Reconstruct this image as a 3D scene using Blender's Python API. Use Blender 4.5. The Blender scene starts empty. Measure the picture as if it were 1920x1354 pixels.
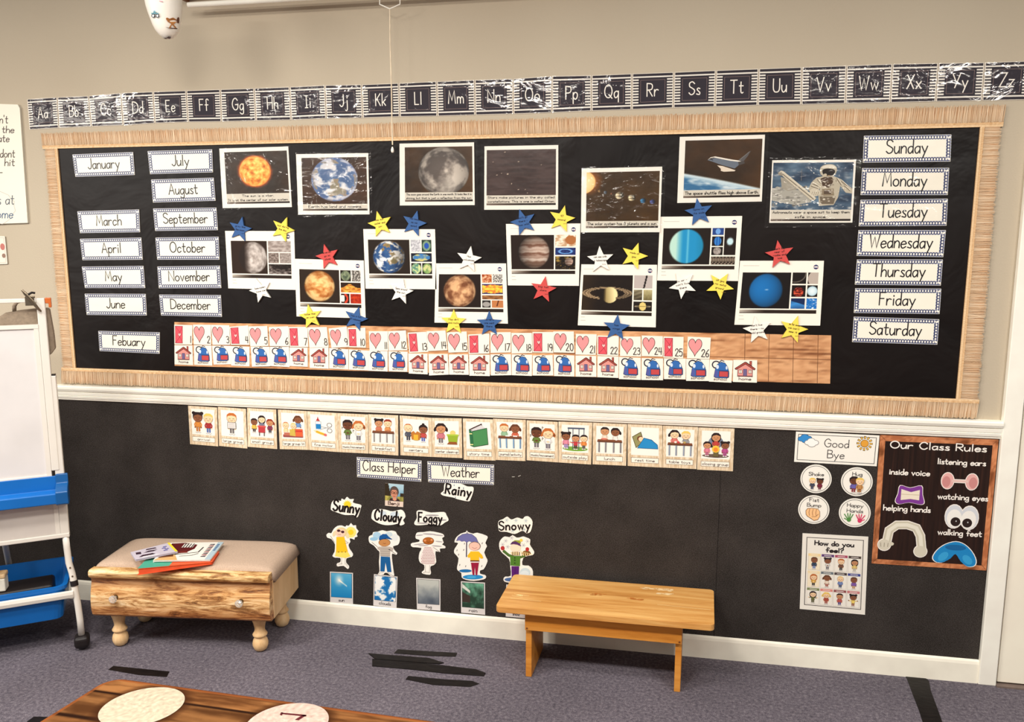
import bpy, bmesh, math, random
from mathutils import Vector, Matrix, noise
from mathutils.geometry import tessellate_polygon
random.seed(7)
SC = bpy.context.scene
COL = SC.collection
PI = math.pi

# ------------------------------------------------------------------ camera
F_PX = 1497.21
CAM = Vector((1.989, -2.8647, 1.5399))
YAW, PITCH, ROLL = -.1862, -.152, .0002
FWD = Vector((math.sin(YAW)*math.cos(PITCH), math.cos(YAW)*math.cos(PITCH), math.sin(PITCH)))
RT = FWD.cross(Vector((0, 0, 1))).normalized()
UP = RT.cross(FWD)
RT, UP = math.cos(ROLL)*RT+math.sin(ROLL)*UP, -math.sin(ROLL)*RT+math.cos(ROLL)*UP
cd = bpy.data.cameras.new('camera'); cam = bpy.data.objects.new('camera', cd); COL.objects.link(cam)
cam.matrix_world = Matrix((RT, UP, -FWD)).transposed().to_4x4()
cam.location = CAM
cd.sensor_fit = 'HORIZONTAL'; cd.sensor_width = 36; cd.lens = F_PX*36/1920
cd.clip_start = .05
SC.camera = cam
SC.view_settings.view_transform = 'Standard'
SC.view_settings.look = 'None'

# measured photo coordinates -> points on the real wall / floor / any plane
def ray(x, y): return FWD+RT*((x-960)/F_PX)-UP*((y-677)/F_PX)
def wl(x, y, Y=0.):
    d = ray(x, y); p = CAM+d*((Y-CAM.y)/d.y); return (p.x, p.z)
def fl(x, y, Z=0.):
    d = ray(x, y); p = CAM+d*((Z-CAM.z)/d.z); return p
def q(ox, oy, s, pts): return [(ox+a/s, oy+b/s) for a, b in pts]

# ------------------------------------------------------------------ colour + materials
def lin(c):
    return tuple(((v/255)/12.92 if v/255 <= .04045 else ((v/255+.055)/1.055)**2.4) for v in c)
def L4(c): return lin(c)+(1,)
def shade(c, k): return tuple(max(0, min(255, v*k)) for v in c)
def mixc(a, b, t):
    t = max(0, min(1, t)); return tuple(x*(1-t)+y*t for x, y in zip(a, b))

def nodes(name):
    m = bpy.data.materials.new(name); m.use_nodes = True
    nt = m.node_tree; b = nt.nodes['Principled BSDF']
    return m, nt, b
def N(nt, typ, **kw):
    n = nt.nodes.new(typ)
    for k, v in kw.items():
        if k in n.inputs: n.inputs[k].default_value = v
        else: setattr(n, k, v)
    return n
def ramp(nt, fac, stops):
    r = nt.nodes.new('ShaderNodeValToRGB'); e = r.color_ramp.elements
    while len(e) < len(stops): e.new(.5)
    for el, (p, c) in zip(e, stops): el.position = p; el.color = L4(c)
    nt.links.new(fac, r.inputs[0]); return r
def coords(nt, scale=(1, 1, 1), rot=(0, 0, 0)):
    t = nt.nodes.new('ShaderNodeTexCoord'); m = nt.nodes.new('ShaderNodeMapping')
    m.inputs['Scale'].default_value = scale; m.inputs['Rotation'].default_value = rot
    nt.links.new(t.outputs['Object'], m.inputs[0]); return m.outputs[0]
def bump(nt, b, h, dist, strength=1):
    n = N(nt, 'ShaderNodeBump', Strength=strength, Distance=dist)
    nt.links.new(h, n.inputs['Height']); nt.links.new(n.outputs[0], b.inputs['Normal']); return n

def plain(name, col, rough=.5, spec=.5, metal=0, var=.05, scale=30, bmp=0):
    m, nt, b = nodes(name)
    v = coords(nt); nz = N(nt, 'ShaderNodeTexNoise', Scale=scale, Detail=4)
    nt.links.new(v, nz.inputs['Vector'])
    r = ramp(nt, nz.outputs[0], [(.3, shade(col, 1-var)), (.7, shade(col, 1+var))])
    nt.links.new(r.outputs[0], b.inputs['Base Color'])
    b.inputs['Roughness'].default_value = rough; b.inputs['Specular IOR Level'].default_value = spec
    b.inputs['Metallic'].default_value = metal
    if bmp: bump(nt, b, nz.outputs[0], bmp)
    return m

def paper_mat(name, rough, spec, wr=0, coat=0):
    m, nt, b = nodes(name)
    a = N(nt, 'ShaderNodeAttribute', attribute_name='Col')
    nt.links.new(a.outputs['Color'], b.inputs['Base Color'])
    b.inputs['Roughness'].default_value = rough; b.inputs['Specular IOR Level'].default_value = spec
    if wr:
        v = coords(nt); oi = nt.nodes.new('ShaderNodeObjectInfo')
        ad = N(nt, 'ShaderNodeVectorMath', operation='ADD'); sc = N(nt, 'ShaderNodeVectorMath', operation='SCALE')
        cx = nt.nodes.new('ShaderNodeCombineXYZ')
        for i in range(3): nt.links.new(oi.outputs['Random'], cx.inputs[i])
        nt.links.new(cx.outputs[0], sc.inputs[0]); sc.inputs['Scale'].default_value = 37
        nt.links.new(v, ad.inputs[0]); nt.links.new(sc.outputs[0], ad.inputs[1])
        nz = N(nt, 'ShaderNodeTexNoise', Scale=22, Detail=2.5); nt.links.new(ad.outputs[0], nz.inputs['Vector'])
        bump(nt, b, nz.outputs[0], wr)
    return m
PAPER = paper_mat('print_on_paper', .6, .25)
CARD = paper_mat('print_on_glossy_card', .34, .4, .0012)
STRAW = paper_mat('woven_straw', .8, .2)

def film_mat(name, wr, scale=(20, 20, 26), rough=.07, ior=1.45, edge=None):
    m, nt, b = nodes(name)
    out = nt.nodes['Material Output']
    tr = nt.nodes.new('ShaderNodeBsdfTransparent'); gl = N(nt, 'ShaderNodeBsdfGlossy', Roughness=rough)
    gl.inputs['Color'].default_value = (.85, .83, .8, 1)
    fr = N(nt, 'ShaderNodeFresnel', IOR=ior); mx = nt.nodes.new('ShaderNodeMixShader')
    v = coords(nt, scale); oi = nt.nodes.new('ShaderNodeObjectInfo')
    cx = nt.nodes.new('ShaderNodeCombineXYZ'); sc = N(nt, 'ShaderNodeVectorMath', operation='SCALE'); sc.inputs['Scale'].default_value = 61
    for i in range(3): nt.links.new(oi.outputs['Random'], cx.inputs[i])
    nt.links.new(cx.outputs[0], sc.inputs[0])
    ad = N(nt, 'ShaderNodeVectorMath', operation='ADD'); nt.links.new(v, ad.inputs[0]); nt.links.new(sc.outputs[0], ad.inputs[1])
    nz = N(nt, 'ShaderNodeTexNoise', Scale=1, Detail=3, Distortion=.6); nt.links.new(ad.outputs[0], nz.inputs['Vector'])
    bp = N(nt, 'ShaderNodeBump', Strength=1, Distance=wr); nt.links.new(nz.outputs[0], bp.inputs['Height'])
    nt.links.new(bp.outputs[0], gl.inputs['Normal']); nt.links.new(bp.outputs[0], fr.inputs['Normal'])
    mi = N(nt, 'ShaderNodeMath', operation='MINIMUM'); mi.inputs[1].default_value = .085; nt.links.new(fr.outputs[0], mi.inputs[0])
    nt.links.new(mi.outputs[0], mx.inputs[0]); nt.links.new(tr.outputs[0], mx.inputs[1]); nt.links.new(gl.outputs[0], mx.inputs[2])
    nt.links.new(mx.outputs[0], out.inputs['Surface'])
    nt.nodes.remove(b)
    return m
FILM = [film_mat('clear_film_flat', .0006), film_mat('clear_film_rippled', .0075, (9, 9, 15), .1), film_mat('clear_film_crumpled', .011, (16, 16, 30), .1)]

# ------------------------------------------------------------------ objects
def tag(o, label=None, cat=None, group=None, kind=None):
    if label: o['label'] = label
    if cat: o['category'] = cat
    if group: o['group'] = group
    if kind: o['kind'] = kind
    return o
def empty(name, loc, rz=0, **kw):
    o = bpy.data.objects.new(name, None); COL.objects.link(o); o.location = loc; o.rotation_euler = (0, 0, rz)
    o.empty_display_size = .05
    return tag(o, **kw)
def link(name, me, mats, parent=None, loc=(0, 0, 0)):
    o = bpy.data.objects.new(name, me); COL.objects.link(o)
    for m in (mats if isinstance(mats, (list, tuple)) else [mats]): me.materials.append(m)
    if parent: o.parent = parent
    o.location = loc
    return o
def obj(name, bm, mat, parent=None, loc=(0, 0, 0), smooth=False, bev=0, seg=2, rot=None):
    bmesh.ops.recalc_face_normals(bm, faces=bm.faces)
    me = bpy.data.meshes.new(name); bm.to_mesh(me); bm.free()
    if smooth:
        for p in me.polygons: p.use_smooth = True
    o = link(name, me, mat, parent, loc)
    if rot: o.rotation_euler = rot
    if bev:
        md = o.modifiers.new('edge', 'BEVEL'); md.width = bev; md.segments = seg; md.limit_method = 'ANGLE'; md.angle_limit = .6
    return o
def box(bm, x0, x1, y0, y1, z0, z1):
    v = [bm.verts.new(p) for p in ((x0, y0, z0), (x1, y0, z0), (x1, y1, z0), (x0, y1, z0), (x0, y0, z1), (x1, y0, z1), (x1, y1, z1), (x0, y1, z1))]
    for f in ((0, 3, 2, 1), (4, 5, 6, 7), (0, 1, 5, 4), (1, 2, 6, 5), (2, 3, 7, 6), (3, 0, 4, 7)): bm.faces.new([v[i] for i in f])
    return v
def BX(*a):
    bm = bmesh.new(); box(bm, *a); return bm
def lathe(bm, prof, n=24, c=(0, 0, 0), sx=1, sy=1):
    rings = []
    for r, z in prof:
        if r < 1e-6: rings.append([bm.verts.new((c[0], c[1], c[2]+z))])
        else: rings.append([bm.verts.new((c[0]+r*sx*math.cos(2*PI*i/n), c[1]+r*sy*math.sin(2*PI*i/n), c[2]+z)) for i in range(n)])
    for a, b in zip(rings, rings[1:]):
        for i in range(n):
            j = (i+1) % n
            if len(a) == 1 and len(b) == 1: continue
            if len(a) == 1: bm.faces.new((a[0], b[i], b[j]))
            elif len(b) == 1: bm.faces.new((a[i], a[j], b[0]))
            else: bm.faces.new((a[i], a[j], b[j], b[i]))
    for r in (rings[0], rings[-1]):
        if len(r) > 2: bm.faces.new(r)
def tube(bm, pts, r, n=10, cap=True):
    pts = [Vector(p) for p in pts]; prev = None; up = Vector((.13, .31, .94))
    first = None
    for i, p in enumerate(pts):
        t = (pts[min(i+1, len(pts)-1)]-pts[max(i-1, 0)]).normalized()
        a = t.cross(up); a = a.normalized() if a.length > 1e-5 else t.orthogonal().normalized(); b = t.cross(a)
        rr = r[i] if isinstance(r, (list, tuple)) else r
        ring = [bm.verts.new(p+a*rr*math.cos(2*PI*k/n)+b*rr*math.sin(2*PI*k/n)) for k in range(n)]
        if prev:
            for k in range(n): bm.faces.new((prev[k], prev[(k+1) % n], ring[(k+1) % n], ring[k]))
        else: first = ring
        prev = ring
    if cap: bm.faces.new(first); bm.faces.new(prev)
def prism(bm, pts, axis, a, b):
    """closed 2D outline swept between a and b along axis ('x': pts are (y,z); 'y': (x,z); 'z': (x,y))"""
    def P(p, t): return {'x': (t, p[0], p[1]), 'y': (p[0], t, p[1]), 'z': (p[0], p[1], t)}[axis]
    A = [bm.verts.new(P(p, a)) for p in pts]; B = [bm.verts.new(P(p, b)) for p in pts]
    n = len(pts)
    for i in range(n): bm.faces.new((A[i], A[(i+1) % n], B[(i+1) % n], B[i]))
    for ring in (A, B):
        co = [Vector((p[0], p[1], 0)) for p in pts]
        for t in tessellate_polygon([co]):
            try: bm.faces.new([ring[i] for i in t])
            except ValueError: pass
def rrect(x0, x1, y0, y1, r, n=5):
    out = []
    for cx, cy, a in ((x1-r, y1-r, 0), (x0+r, y1-r, 90), (x0+r, y0+r, 180), (x1-r, y0+r, 270)):
        for i in range(n+1):
            t = math.radians(a+90*i/n); out.append((cx+r*math.cos(t), cy+r*math.sin(t)))
    return out

# ------------------------------------------------------------------ handwriting: one-stroke letters
GL = {}
def _g(ch, w, spec):
    st = []
    for part in spec.split('|'):
        k, *n = part.split(); n = [float(x) for x in n]
        if k == 'o':
            cx, cy, rx, ry = n
            st.append([(cx+rx*math.sin(2*PI*i/18), cy+ry*math.cos(2*PI*i/18)) for i in range(19)])
        else:
            p = list(zip(n[::2], n[1::2]))
            if k == 'c':
                e = [p[0]]+p+[p[-1]]; o = []
                for i in range(1, len(e)-2):
                    for s in range(4):
                        t = s/4; a, b, c, d = e[i-1], e[i], e[i+1], e[i+2]
                        o.append(tuple(.5*(2*b[j]+(c[j]-a[j])*t+(2*a[j]-5*b[j]+4*c[j]-d[j])*t*t+(3*b[j]-a[j]-3*c[j]+d[j])*t**3) for j in (0, 1)))
                p = o+[p[-1]]
            st.append(p)
    GL[ch] = (w, st)
for line in '''A 12 l 0 0 6 20 12 0|l 2 7 10 7
B 10 l 0 0 0 20|c 0 20 8 19 9 15 7 11 0 10.5|c 0 10.5 8 10 11 5 8 1 0 0
C 12 c 12 16 8 20 3 18 0 10 3 2 8 0 12 4
D 12 l 0 0 0 20|c 0 20 7 19 12 14 12 6 7 1 0 0
E 9 l 9 20 0 20 0 0 9 0|l 0 10.5 7 10.5
F 9 l 9 20 0 20 0 0|l 0 10.5 7 10.5
G 13 c 12 16 8 20 3 18 0 10 3 2 8 0 12 3 13 9|l 13 9 7 9
H 11 l 0 0 0 20|l 11 0 11 20|l 0 10.5 11 10.5
I 6 l 3 0 3 20|l 0 20 6 20|l 0 0 6 0
J 8 c 8 20 8 6 6 1 3 0 0 3
K 10 l 0 0 0 20|l 10 20 0 8|l 3 11 10 0
L 8 l 0 20 0 0 8 0
M 14 l 0 0 2 20 7 5 12 20 14 0
N 12 l 0 0 0 20 12 0 12 20
O 14 o 7 10 7 10
P 10 l 0 0 0 20|c 0 20 8 19 10 15 8 10.5 0 9.5
Q 14 o 7 10 7 10|l 8 5 14 -1
R 10 l 0 0 0 20|c 0 20 8 19 10 15 8 10.5 0 9.5|l 3 10 10 0
S 10 c 10 17 6 20 1 18 1 13 5 10.5 10 7 9 2 4 0 0 3
T 12 l 0 20 12 20|l 6 20 6 0
U 11 c 0 20 0 6 2 1 5.5 0 9 1 11 6 11 20
V 12 l 0 20 6 0 12 20
W 16 l 0 20 4 0 8 16 12 0 16 20
X 11 l 0 20 11 0|l 11 20 0 0
Y 12 l 0 20 5.5 9|l 12 20 4 0
Z 11 l 0 20 11 20 0 0 11 0
a 8 c 8 8 5 10 1 8 0 4 2 0 5 .5 8 5|l 8 10 8 0
b 8 l 0 20 0 0|c 0 6 3 10 7 9 8 5 6 .5 3 0 0 3
c 8 c 8 8 5 10 1 8 0 4 2 0 5 0 8 2
d 8 c 8 8 5 10 1 8 0 4 2 0 5 .5 8 5|l 8 20 8 0
e 8 c 0 5 8 6 7 9 4 10 1 8 0 4 2 0 5 0 8 2
f 7 c 8 18 6 20 3 19 3 14 3 0|l 0 10 7 10
g 8 c 8 8 5 10 1 8 0 4 2 0 5 .5 8 5|c 8 10 8 -4 6 -7 3 -7 0 -5
h 8 l 0 20 0 0|c 0 6 3 10 6 10 8 7 8 0
i 2 l 1 10 1 0|l 1 14 1 15.5
j 5 c 4 10 4 -4 2 -7 0 -6|l 4 14 4 15.5
k 7 l 0 20 0 0|l 7 10 0 4|l 2 6 7 0
l 2 l 1 20 1 0
m 12 l 0 10 0 0|c 0 6 2 10 5 9 6 6 6 0|c 6 6 8 10 11 9 12 6 12 0
n 8 l 0 10 0 0|c 0 6 3 10 6 10 8 7 8 0
o 9 o 4.5 5 4.5 5
p 8 l 0 10 0 -7|c 0 6 3 10 7 9 8 5 6 .5 3 0 0 3
q 8 c 8 8 5 10 1 8 0 4 2 0 5 .5 8 5|l 8 10 8 -7
r 7 l 0 10 0 0|c 0 5 2 9 5 10 7 9
s 6 c 6 9 3 10 1 8 3 5.5 6 3 5 0 0 1
t 7 c 3 17 3 3 5 0 7 1|l 0 11 7 11
u 8 c 0 10 0 4 2 0 5 .5 8 5|l 8 10 8 0
v 8 l 0 10 4 0 8 10
w 12 l 0 10 3 0 6 9 9 0 12 10
x 8 l 0 10 8 0|l 8 10 0 0
y 9 l 0 10 4.5 1|l 9 10 2 -7
z 8 l 0 10 8 10 0 0 8 0
0 10 o 5 10 5 10
1 3 l 1.5 20 1.5 0
2 10 c 0 15 2 19 6 20 9 16 7 11 0 0|l 0 0 10 0
3 9 c 0 18 4 20 8 18 8 13 3 11|c 3 11 8 10 9 5 6 0 0 2
4 10 l 2 20 0 8 10 8|l 8 20 8 0
5 9 l 9 20 1 20 0 11|c 0 11 5 13 9 9 8 2 4 0 0 2
6 9 c 8 20 3 14 0 7 2 1 6 0 9 4 7 9 3 9 0 6
7 10 l 0 20 10 20 3 0
8 10 o 5 15 4 5|o 5 5 5 5
9 9 o 4.5 14 4.5 5.5|c 9 14 9 6 7 0
. 1 l 0 0 .6 0
, 1 l 1 1 0 -3
- 6 l 0 7 6 7
' 1 l 0 20 0 16
! 1 l 0 20 0 6|l 0 1 0 0
? 7 c 0 16 3 20 7 19 7 14 3 10 3 6|l 3 1 3 0
/ 8 l 0 -2 8 21'''.split('\n'):
    a = line.split(' ', 2); _g(a[0], float(a[1]), a[2])

# ------------------------------------------------------------------ flat printed things
class Canvas:
    def __init__(s, sh, x0=0, y0=0, sx=1, sy=1): s.sh, s.x0, s.y0, s.sx, s.sy = sh, x0, y0, sx, sy
    def sub(s, x0, y0, sx, sy=None): return Canvas(s.sh, s.x0+x0*s.sx, s.y0+y0*s.sy, sx*s.sx, (sx if sy is None else sy)*s.sy)
    def T(s, p): return (s.x0+p[0]*s.sx, s.y0+p[1]*s.sy)
    def poly(s, pts, col, L=1):
        if len(pts) > 4 or True:
            co = [Vector((p[0], p[1], 0)) for p in pts]
            fs = [tuple(t) for t in tessellate_polygon([co])] if len(pts) > 3 else [(0, 1, 2)]
        s.sh.add([s.T(p) for p in pts], fs, [col]*len(pts), L)
    def rect(s, x0, y0, x1, y1, col, L=1): s.sh.add([s.T(p) for p in ((x0, y0), (x1, y0), (x1, y1), (x0, y1))], [(0, 1, 2, 3)], [col]*4, L)
    def ell(s, cx, cy, rx, ry, col, L=1, n=18, a0=0, a1=360, rot=0):
        c, d = math.cos(rot), math.sin(rot); pts = []
        m = n if a1-a0 >= 360 else n+1
        for i in range(m):
            t = math.radians(a0+(a1-a0)*i/n); x, y = rx*math.cos(t), ry*math.sin(t); pts.append((cx+x*c-y*d, cy+x*d+y*c))
        s.sh.add([s.T(p) for p in pts], [tuple(range(m))], [col]*m, L)
    def stroke(s, pts, w, col, L=1, close=False):
        P = [Vector(s.T(p)) for p in pts]; w = w*math.sqrt(abs(s.sx*s.sy))/2
        if close: P = P+[P[0], P[1]]
        Q = [P[0]]
        for p in P[1:]:
            if (p-Q[-1]).length > 1e-7: Q.append(p)
        if len(Q) < 2: Q.append(Q[0]+Vector((w, 0)))
        V = []; n = len(Q)
        for i, p in enumerate(Q):
            d0 = (Q[i]-Q[i-1]).normalized() if i else (Q[1]-Q[0]).normalized()
            d1 = (Q[i+1]-Q[i]).normalized() if i < n-1 else d0
            t = d0+d1
            t = t.normalized() if t.length > .1 else d1
            nn = Vector((-t.y, t.x)); k = 1/max(.5, nn.dot(Vector((-d1.y, d1.x)))) if i < n-1 else 1
            e = -t*w*.7 if i == 0 and not close else (t*w*.7 if i == n-1 and not close else Vector((0, 0)))
            V += [p+nn*w*k+e, p-nn*w*k+e]
        s.sh.add([tuple(v) for v in V], [(2*i, 2*i+1, 2*i+3, 2*i+2) for i in range(n-1)], [col]*len(V), L, True)
    def line(s, x0, y0, x1, y1, w, col, L=1): s.stroke([(x0, y0), (x1, y1)], w, col, L)
    def frame(s, x0, y0, x1, y1, w, col, L=1):
        s.rect(x0, y0, x1, y0+w, col, L); s.rect(x0, y1-w, x1, y1, col, L); s.rect(x0, y0+w, x0+w, y1-w, col, L); s.rect(x1-w, y0+w, x1, y1-w, col, L)
    def grid(s, x0, y0, x1, y1, nx, ny, fn, L=1):
        V, C, Fc = [], [], []
        for j in range(ny+1):
            for i in range(nx+1):
                u, v = i/nx, j/ny
                V.append(s.T((x0+(x1-x0)*u, y0+(y1-y0)*v))); C.append(fn(u, v))
        for j in range(ny):
            for i in range(nx):
                a = j*(nx+1)+i; Fc.append((a, a+1, a+nx+2, a+nx+1))
        s.sh.add(V, Fc, C, L)
    def text(s, t, x, y, h, w, sw, col, L=1, align='c', rot=0, slant=0, gap=3):
        """y = baseline, h = capital height, w = total width (None: natural)"""
        tot = sum((GL[c][0]+gap) if c != ' ' else 8 for c in t)-gap
        k = h/20; kx = (w/tot) if w else k*.85
        off = -tot*kx/2 if align == 'c' else (0 if align == 'l' else -tot*kx)
        cr, sr = math.cos(rot), math.sin(rot); cur = 0
        yf = -1 if s.sy < 0 else 1
        for c in t:
            if c == ' ': cur += 8; continue
            gw, st = GL[c]
            for p in st:
                o = []
                for a, b in p:
                    X = off+(cur+a+slant*b)*kx; Y = b*k; o.append((x+X*cr-Y*sr, y+X*sr+Y*cr))
                s.stroke(o, sw, col, L)
            cur += gw+gap
class Sheet(Canvas):
    """A flat sheet standing on the wall plane y=Y; quad = its four corners as measured, clockwise from top left."""
    def __init__(s, quad=None, Y=-.006, pix=None, rect=None):
        Canvas.__init__(s, s); s.Y = Y; s.V, s.Fc, s.C = [], [], []; s.n = 0; s.pix = pix; s.quad = None
        if rect: s.rectm = rect
        if quad:
            s.quad = [Vector(wl(*p, Y)) for p in quad]
            a, b, c, d = s.quad
            s.W = ((b-a).length+(c-d).length)/2; s.H = ((d-a).length+(c-b).length)/2
    def mp(s, p):
        if s.pix: ox, oy, k = s.pix; return Vector(wl(ox+p[0]/k, oy+p[1]/k, s.Y))
        a, b, c, d = s.quad; u, v = p[0]/s.W, p[1]/s.H
        return d*(1-u)*(1-v)+c*u*(1-v)+b*u*v+a*(1-u)*v
    def add(s, pts, faces, cols, L, ramp_=False):
        n = len(s.V); s.n += 1; L += (s.n % 160)*.006
        for i, (p, c) in enumerate(zip(pts, cols)):
            m = s.mp(p); s.V.append((m.x, -(L+(i*.003 if ramp_ else 0))*.00025, m.y)); s.C.append(c)
        for f in faces: s.Fc.append(tuple(i+n for i in f))
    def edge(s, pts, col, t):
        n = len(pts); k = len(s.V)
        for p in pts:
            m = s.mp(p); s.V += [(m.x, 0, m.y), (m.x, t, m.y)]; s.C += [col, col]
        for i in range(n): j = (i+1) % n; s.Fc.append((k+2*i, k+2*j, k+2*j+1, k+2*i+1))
    def thick(s):
        p = sum((s.mp(v).y for v in s.ref()), 0)/len(s.ref())
        return -s.Y-(.0038 if .97 < p < 1.9 else (.0048 if p < .885 else .0002))
    def ref(s): return [(0, 0), (s.W, s.H)] if s.quad else s.refp
    def base(s, col, t=None, inset=0):
        t = t or s.thick()
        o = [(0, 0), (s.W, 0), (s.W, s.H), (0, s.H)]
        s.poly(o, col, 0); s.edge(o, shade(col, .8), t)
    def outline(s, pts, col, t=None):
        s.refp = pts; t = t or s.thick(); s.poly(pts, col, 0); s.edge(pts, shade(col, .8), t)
    def build(s, name, mat=None, parent=None, **kw):
        xs = [v[0] for v in s.V]; zs = [v[2] for v in s.V]; cx, cz = (min(xs)+max(xs))/2, (min(zs)+max(zs))/2
        loc = Vector((cx, s.Y, cz))
        if parent: loc = loc-parent.location
        me = bpy.data.meshes.new(name)
        me.from_pydata([(x-cx, y, z-cz) for x, y, z in s.V], [], s.Fc); me.update()
        fl_ = [p.index for p in me.polygons if p.normal.y > .3]
        if fl_:
            bm = bmesh.new(); bm.from_mesh(me); bm.faces.ensure_lookup_table()
            bmesh.ops.reverse_faces(bm, faces=[bm.faces[i] for i in fl_]); bm.to_mesh(me); bm.free()
        at = me.color_attributes.new('Col', 'FLOAT_COLOR', 'POINT')
        buf = []
        for c in s.C: buf += L4(c)
        at.data.foreach_set('color', buf)
        o = link(name, me, mat or PAPER, parent, loc)
        return tag(o, **kw)
def film(quad, Y, k, parent, name='laminate'):
    s = Sheet(quad, Y); s.grid(0, 0, s.W, s.H, 1, 1, lambda u, v: (255, 255, 255), 0)
    return s.build(name, FILM[k], parent)
def smooth(P, k=3):
    n = len(P); o = []
    for i in range(n):
        a, b, c, d = P[i-1], P[i], P[(i+1) % n], P[(i+2) % n]
        for j in range(k):
            t = j/k; o.append(tuple(.5*(2*b[m]+(c[m]-a[m])*t+(2*a[m]-5*b[m]+4*c[m]-d[m])*t*t+(3*b[m]-a[m]-3*c[m]+d[m])*t**3) for m in (0, 1)))
    return o
def fb(x, y, z=0, o=4): return noise.fractal(Vector((x, y, z)), 1.0, 2.0, o)
# ------------------------------------------------------------------ the room
def wall_mat():
    m, nt, b = nodes('tan_wall_paint'); v = coords(nt)
    n1 = N(nt, 'ShaderNodeTexNoise', Scale=1.3, Detail=3); nt.links.new(v, n1.inputs['Vector'])
    r = ramp(nt, n1.outputs[0], [(.3, (188, 174, 152)), (.7, (195, 182, 160))]); nt.links.new(r.outputs[0], b.inputs['Base Color'])
    n2 = N(nt, 'ShaderNodeTexNoise', Scale=140, Detail=2); nt.links.new(v, n2.inputs['Vector'])
    b.inputs['Roughness'].default_value = .7; b.inputs['Specular IOR Level'].default_value = .25
    bump(nt, b, n2.outputs[0], .0006); return m
def carpet_mat():
    m, nt, b = nodes('grey_carpet_pile'); v = coords(nt)
    n1 = N(nt, 'ShaderNodeTexNoise', Scale=300, Detail=3, Roughness=.75); nt.links.new(v, n1.inputs['Vector'])
    n3 = N(nt, 'ShaderNodeTexNoise', Scale=90, Detail=3); nt.links.new(v, n3.inputs['Vector'])
    mx = N(nt, 'ShaderNodeMix', data_type='FLOAT'); mx.inputs[0].default_value = .4
    nt.links.new(n1.outputs[0], mx.inputs[2]); nt.links.new(n3.outputs[0], mx.inputs[3])
    r = ramp(nt, mx.outputs[0], [(.32, (58, 53, 61)), (.45, (92, 86, 95)), (.55, (116, 109, 117)), (.68, (150, 142, 147))])
    n2 = N(nt, 'ShaderNodeTexNoise', Scale=2.2, Detail=4); nt.links.new(v, n2.inputs['Vector'])
    r2 = ramp(nt, n2.outputs[0], [(.3, (225, 225, 225)), (.7, (255, 255, 255))])
    mm = N(nt, 'ShaderNodeMix', data_type='RGBA', blend_type='MULTIPLY'); mm.inputs[0].default_value = 1
    nt.links.new(r.outputs[0], mm.inputs[6]); nt.links.new(r2.outputs[0], mm.inputs[7])
    nt.links.new(mm.outputs[2], b.inputs['Base Color']); b.inputs['Roughness'].default_value = .95; b.inputs['Specular IOR Level'].default_value = .1
    bump(nt, b, n1.outputs[0], .0008); return m
def felt_mat():
    m, nt, b = nodes('charcoal_felt'); v = coords(nt, (1, 1, 1))
    n1 = N(nt, 'ShaderNodeTexNoise', Scale=380, Detail=2, Roughness=.7); nt.links.new(v, n1.inputs['Vector'])
    n2 = N(nt, 'ShaderNodeTexNoise', Scale=6, Detail=5); nt.links.new(v, n2.inputs['Vector'])
    mx = N(nt, 'ShaderNodeMix', data_type='FLOAT'); mx.inputs[0].default_value = .22
    nt.links.new(n1.outputs[0], mx.inputs[2]); nt.links.new(n2.outputs[0], mx.inputs[3])
    r = ramp(nt, mx.outputs[0], [(.36, (36, 32, 30)), (.5, (57, 52, 49)), (.66, (82, 75, 71))]); nt.links.new(r.outputs[0], b.inputs['Base Color'])
    b.inputs['Roughness'].default_value = 1; b.inputs['Specular IOR Level'].default_value = .1
    bump(nt, b, n1.outputs[0], .0025); return m
WHITE = plain('white_gloss_trim', (252, 246, 233), .42, .4, var=.025, scale=9)
SKIRT = plain('scuffed_white_trim', (250, 243, 226), .5, .3, var=.025, scale=10)
struct = lambda o: tag(o, kind='structure')
XR = 3.111
struct(obj('floor', BX(-3.2, 5.2, -6.2, .05, -.05, 0), carpet_mat()))
struct(obj('wall_back', BX(-3.2, 5.2, 0, .12, -.05, 2.75), wall_mat()))
struct(obj('wall_felt_panel', BX(-3.2, XR, -.005, .0005, .08, .885), felt_mat()))
s_ = bmesh.new(); box(s_, 2.2105, 2.2125, -.0056, -.004, .085, .88); struct(obj('wall_felt_seam', s_, plain('dark_seam', (36, 32, 31), 1, .1)))
bm = bmesh.new(); prism(bm, [(0, 0), (-.015, 0), (-.015, .07), (-.013, .08), (-.006, .085), (0, .085)], 'x', -3.2, XR); struct(obj('baseboard_back', bm, SKIRT))
bm = bmesh.new(); prism(bm, [(0, .878), (-.010, .878), (-.013, .881), (-.013, .886), (-.017, .888), (-.019, .897), (-.0165, .899), (-.0195, .901), (-.021, .913), (-.018, .9155), (-.024, .918), (-.028, .927), (-.028, .935), (-.024, .940), (0, .941)], 'x', -3.2, XR); struct(obj('trim_1', bm, WHITE))
bm = bmesh.new(); box(bm, XR, 3.168, -.022, .0, 0, 2.75); struct(obj('trim_2', bm, WHITE, bev=.003))
d1 = struct(obj('door_1', BX(3.1735, 4.05, -.012, .0, .012, 2.1), plain('door_paint', (252, 241, 222), .45, .4, var=.03, scale=4), bev=.002))
struct(obj('door_gap_strip', BX(3.168, 3.1735, -.006, 0, .0, 2.1), plain('dark_door_gap', (62, 38, 30), .9, .1)))  # dark strip painted in place of the shaded gap between casing and door
struct(obj('trim_4', BX(3.168, 4.05, -.03, 0, -.001, .006), plain('door_threshold', (120, 104, 96), .6, .3)))

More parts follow.
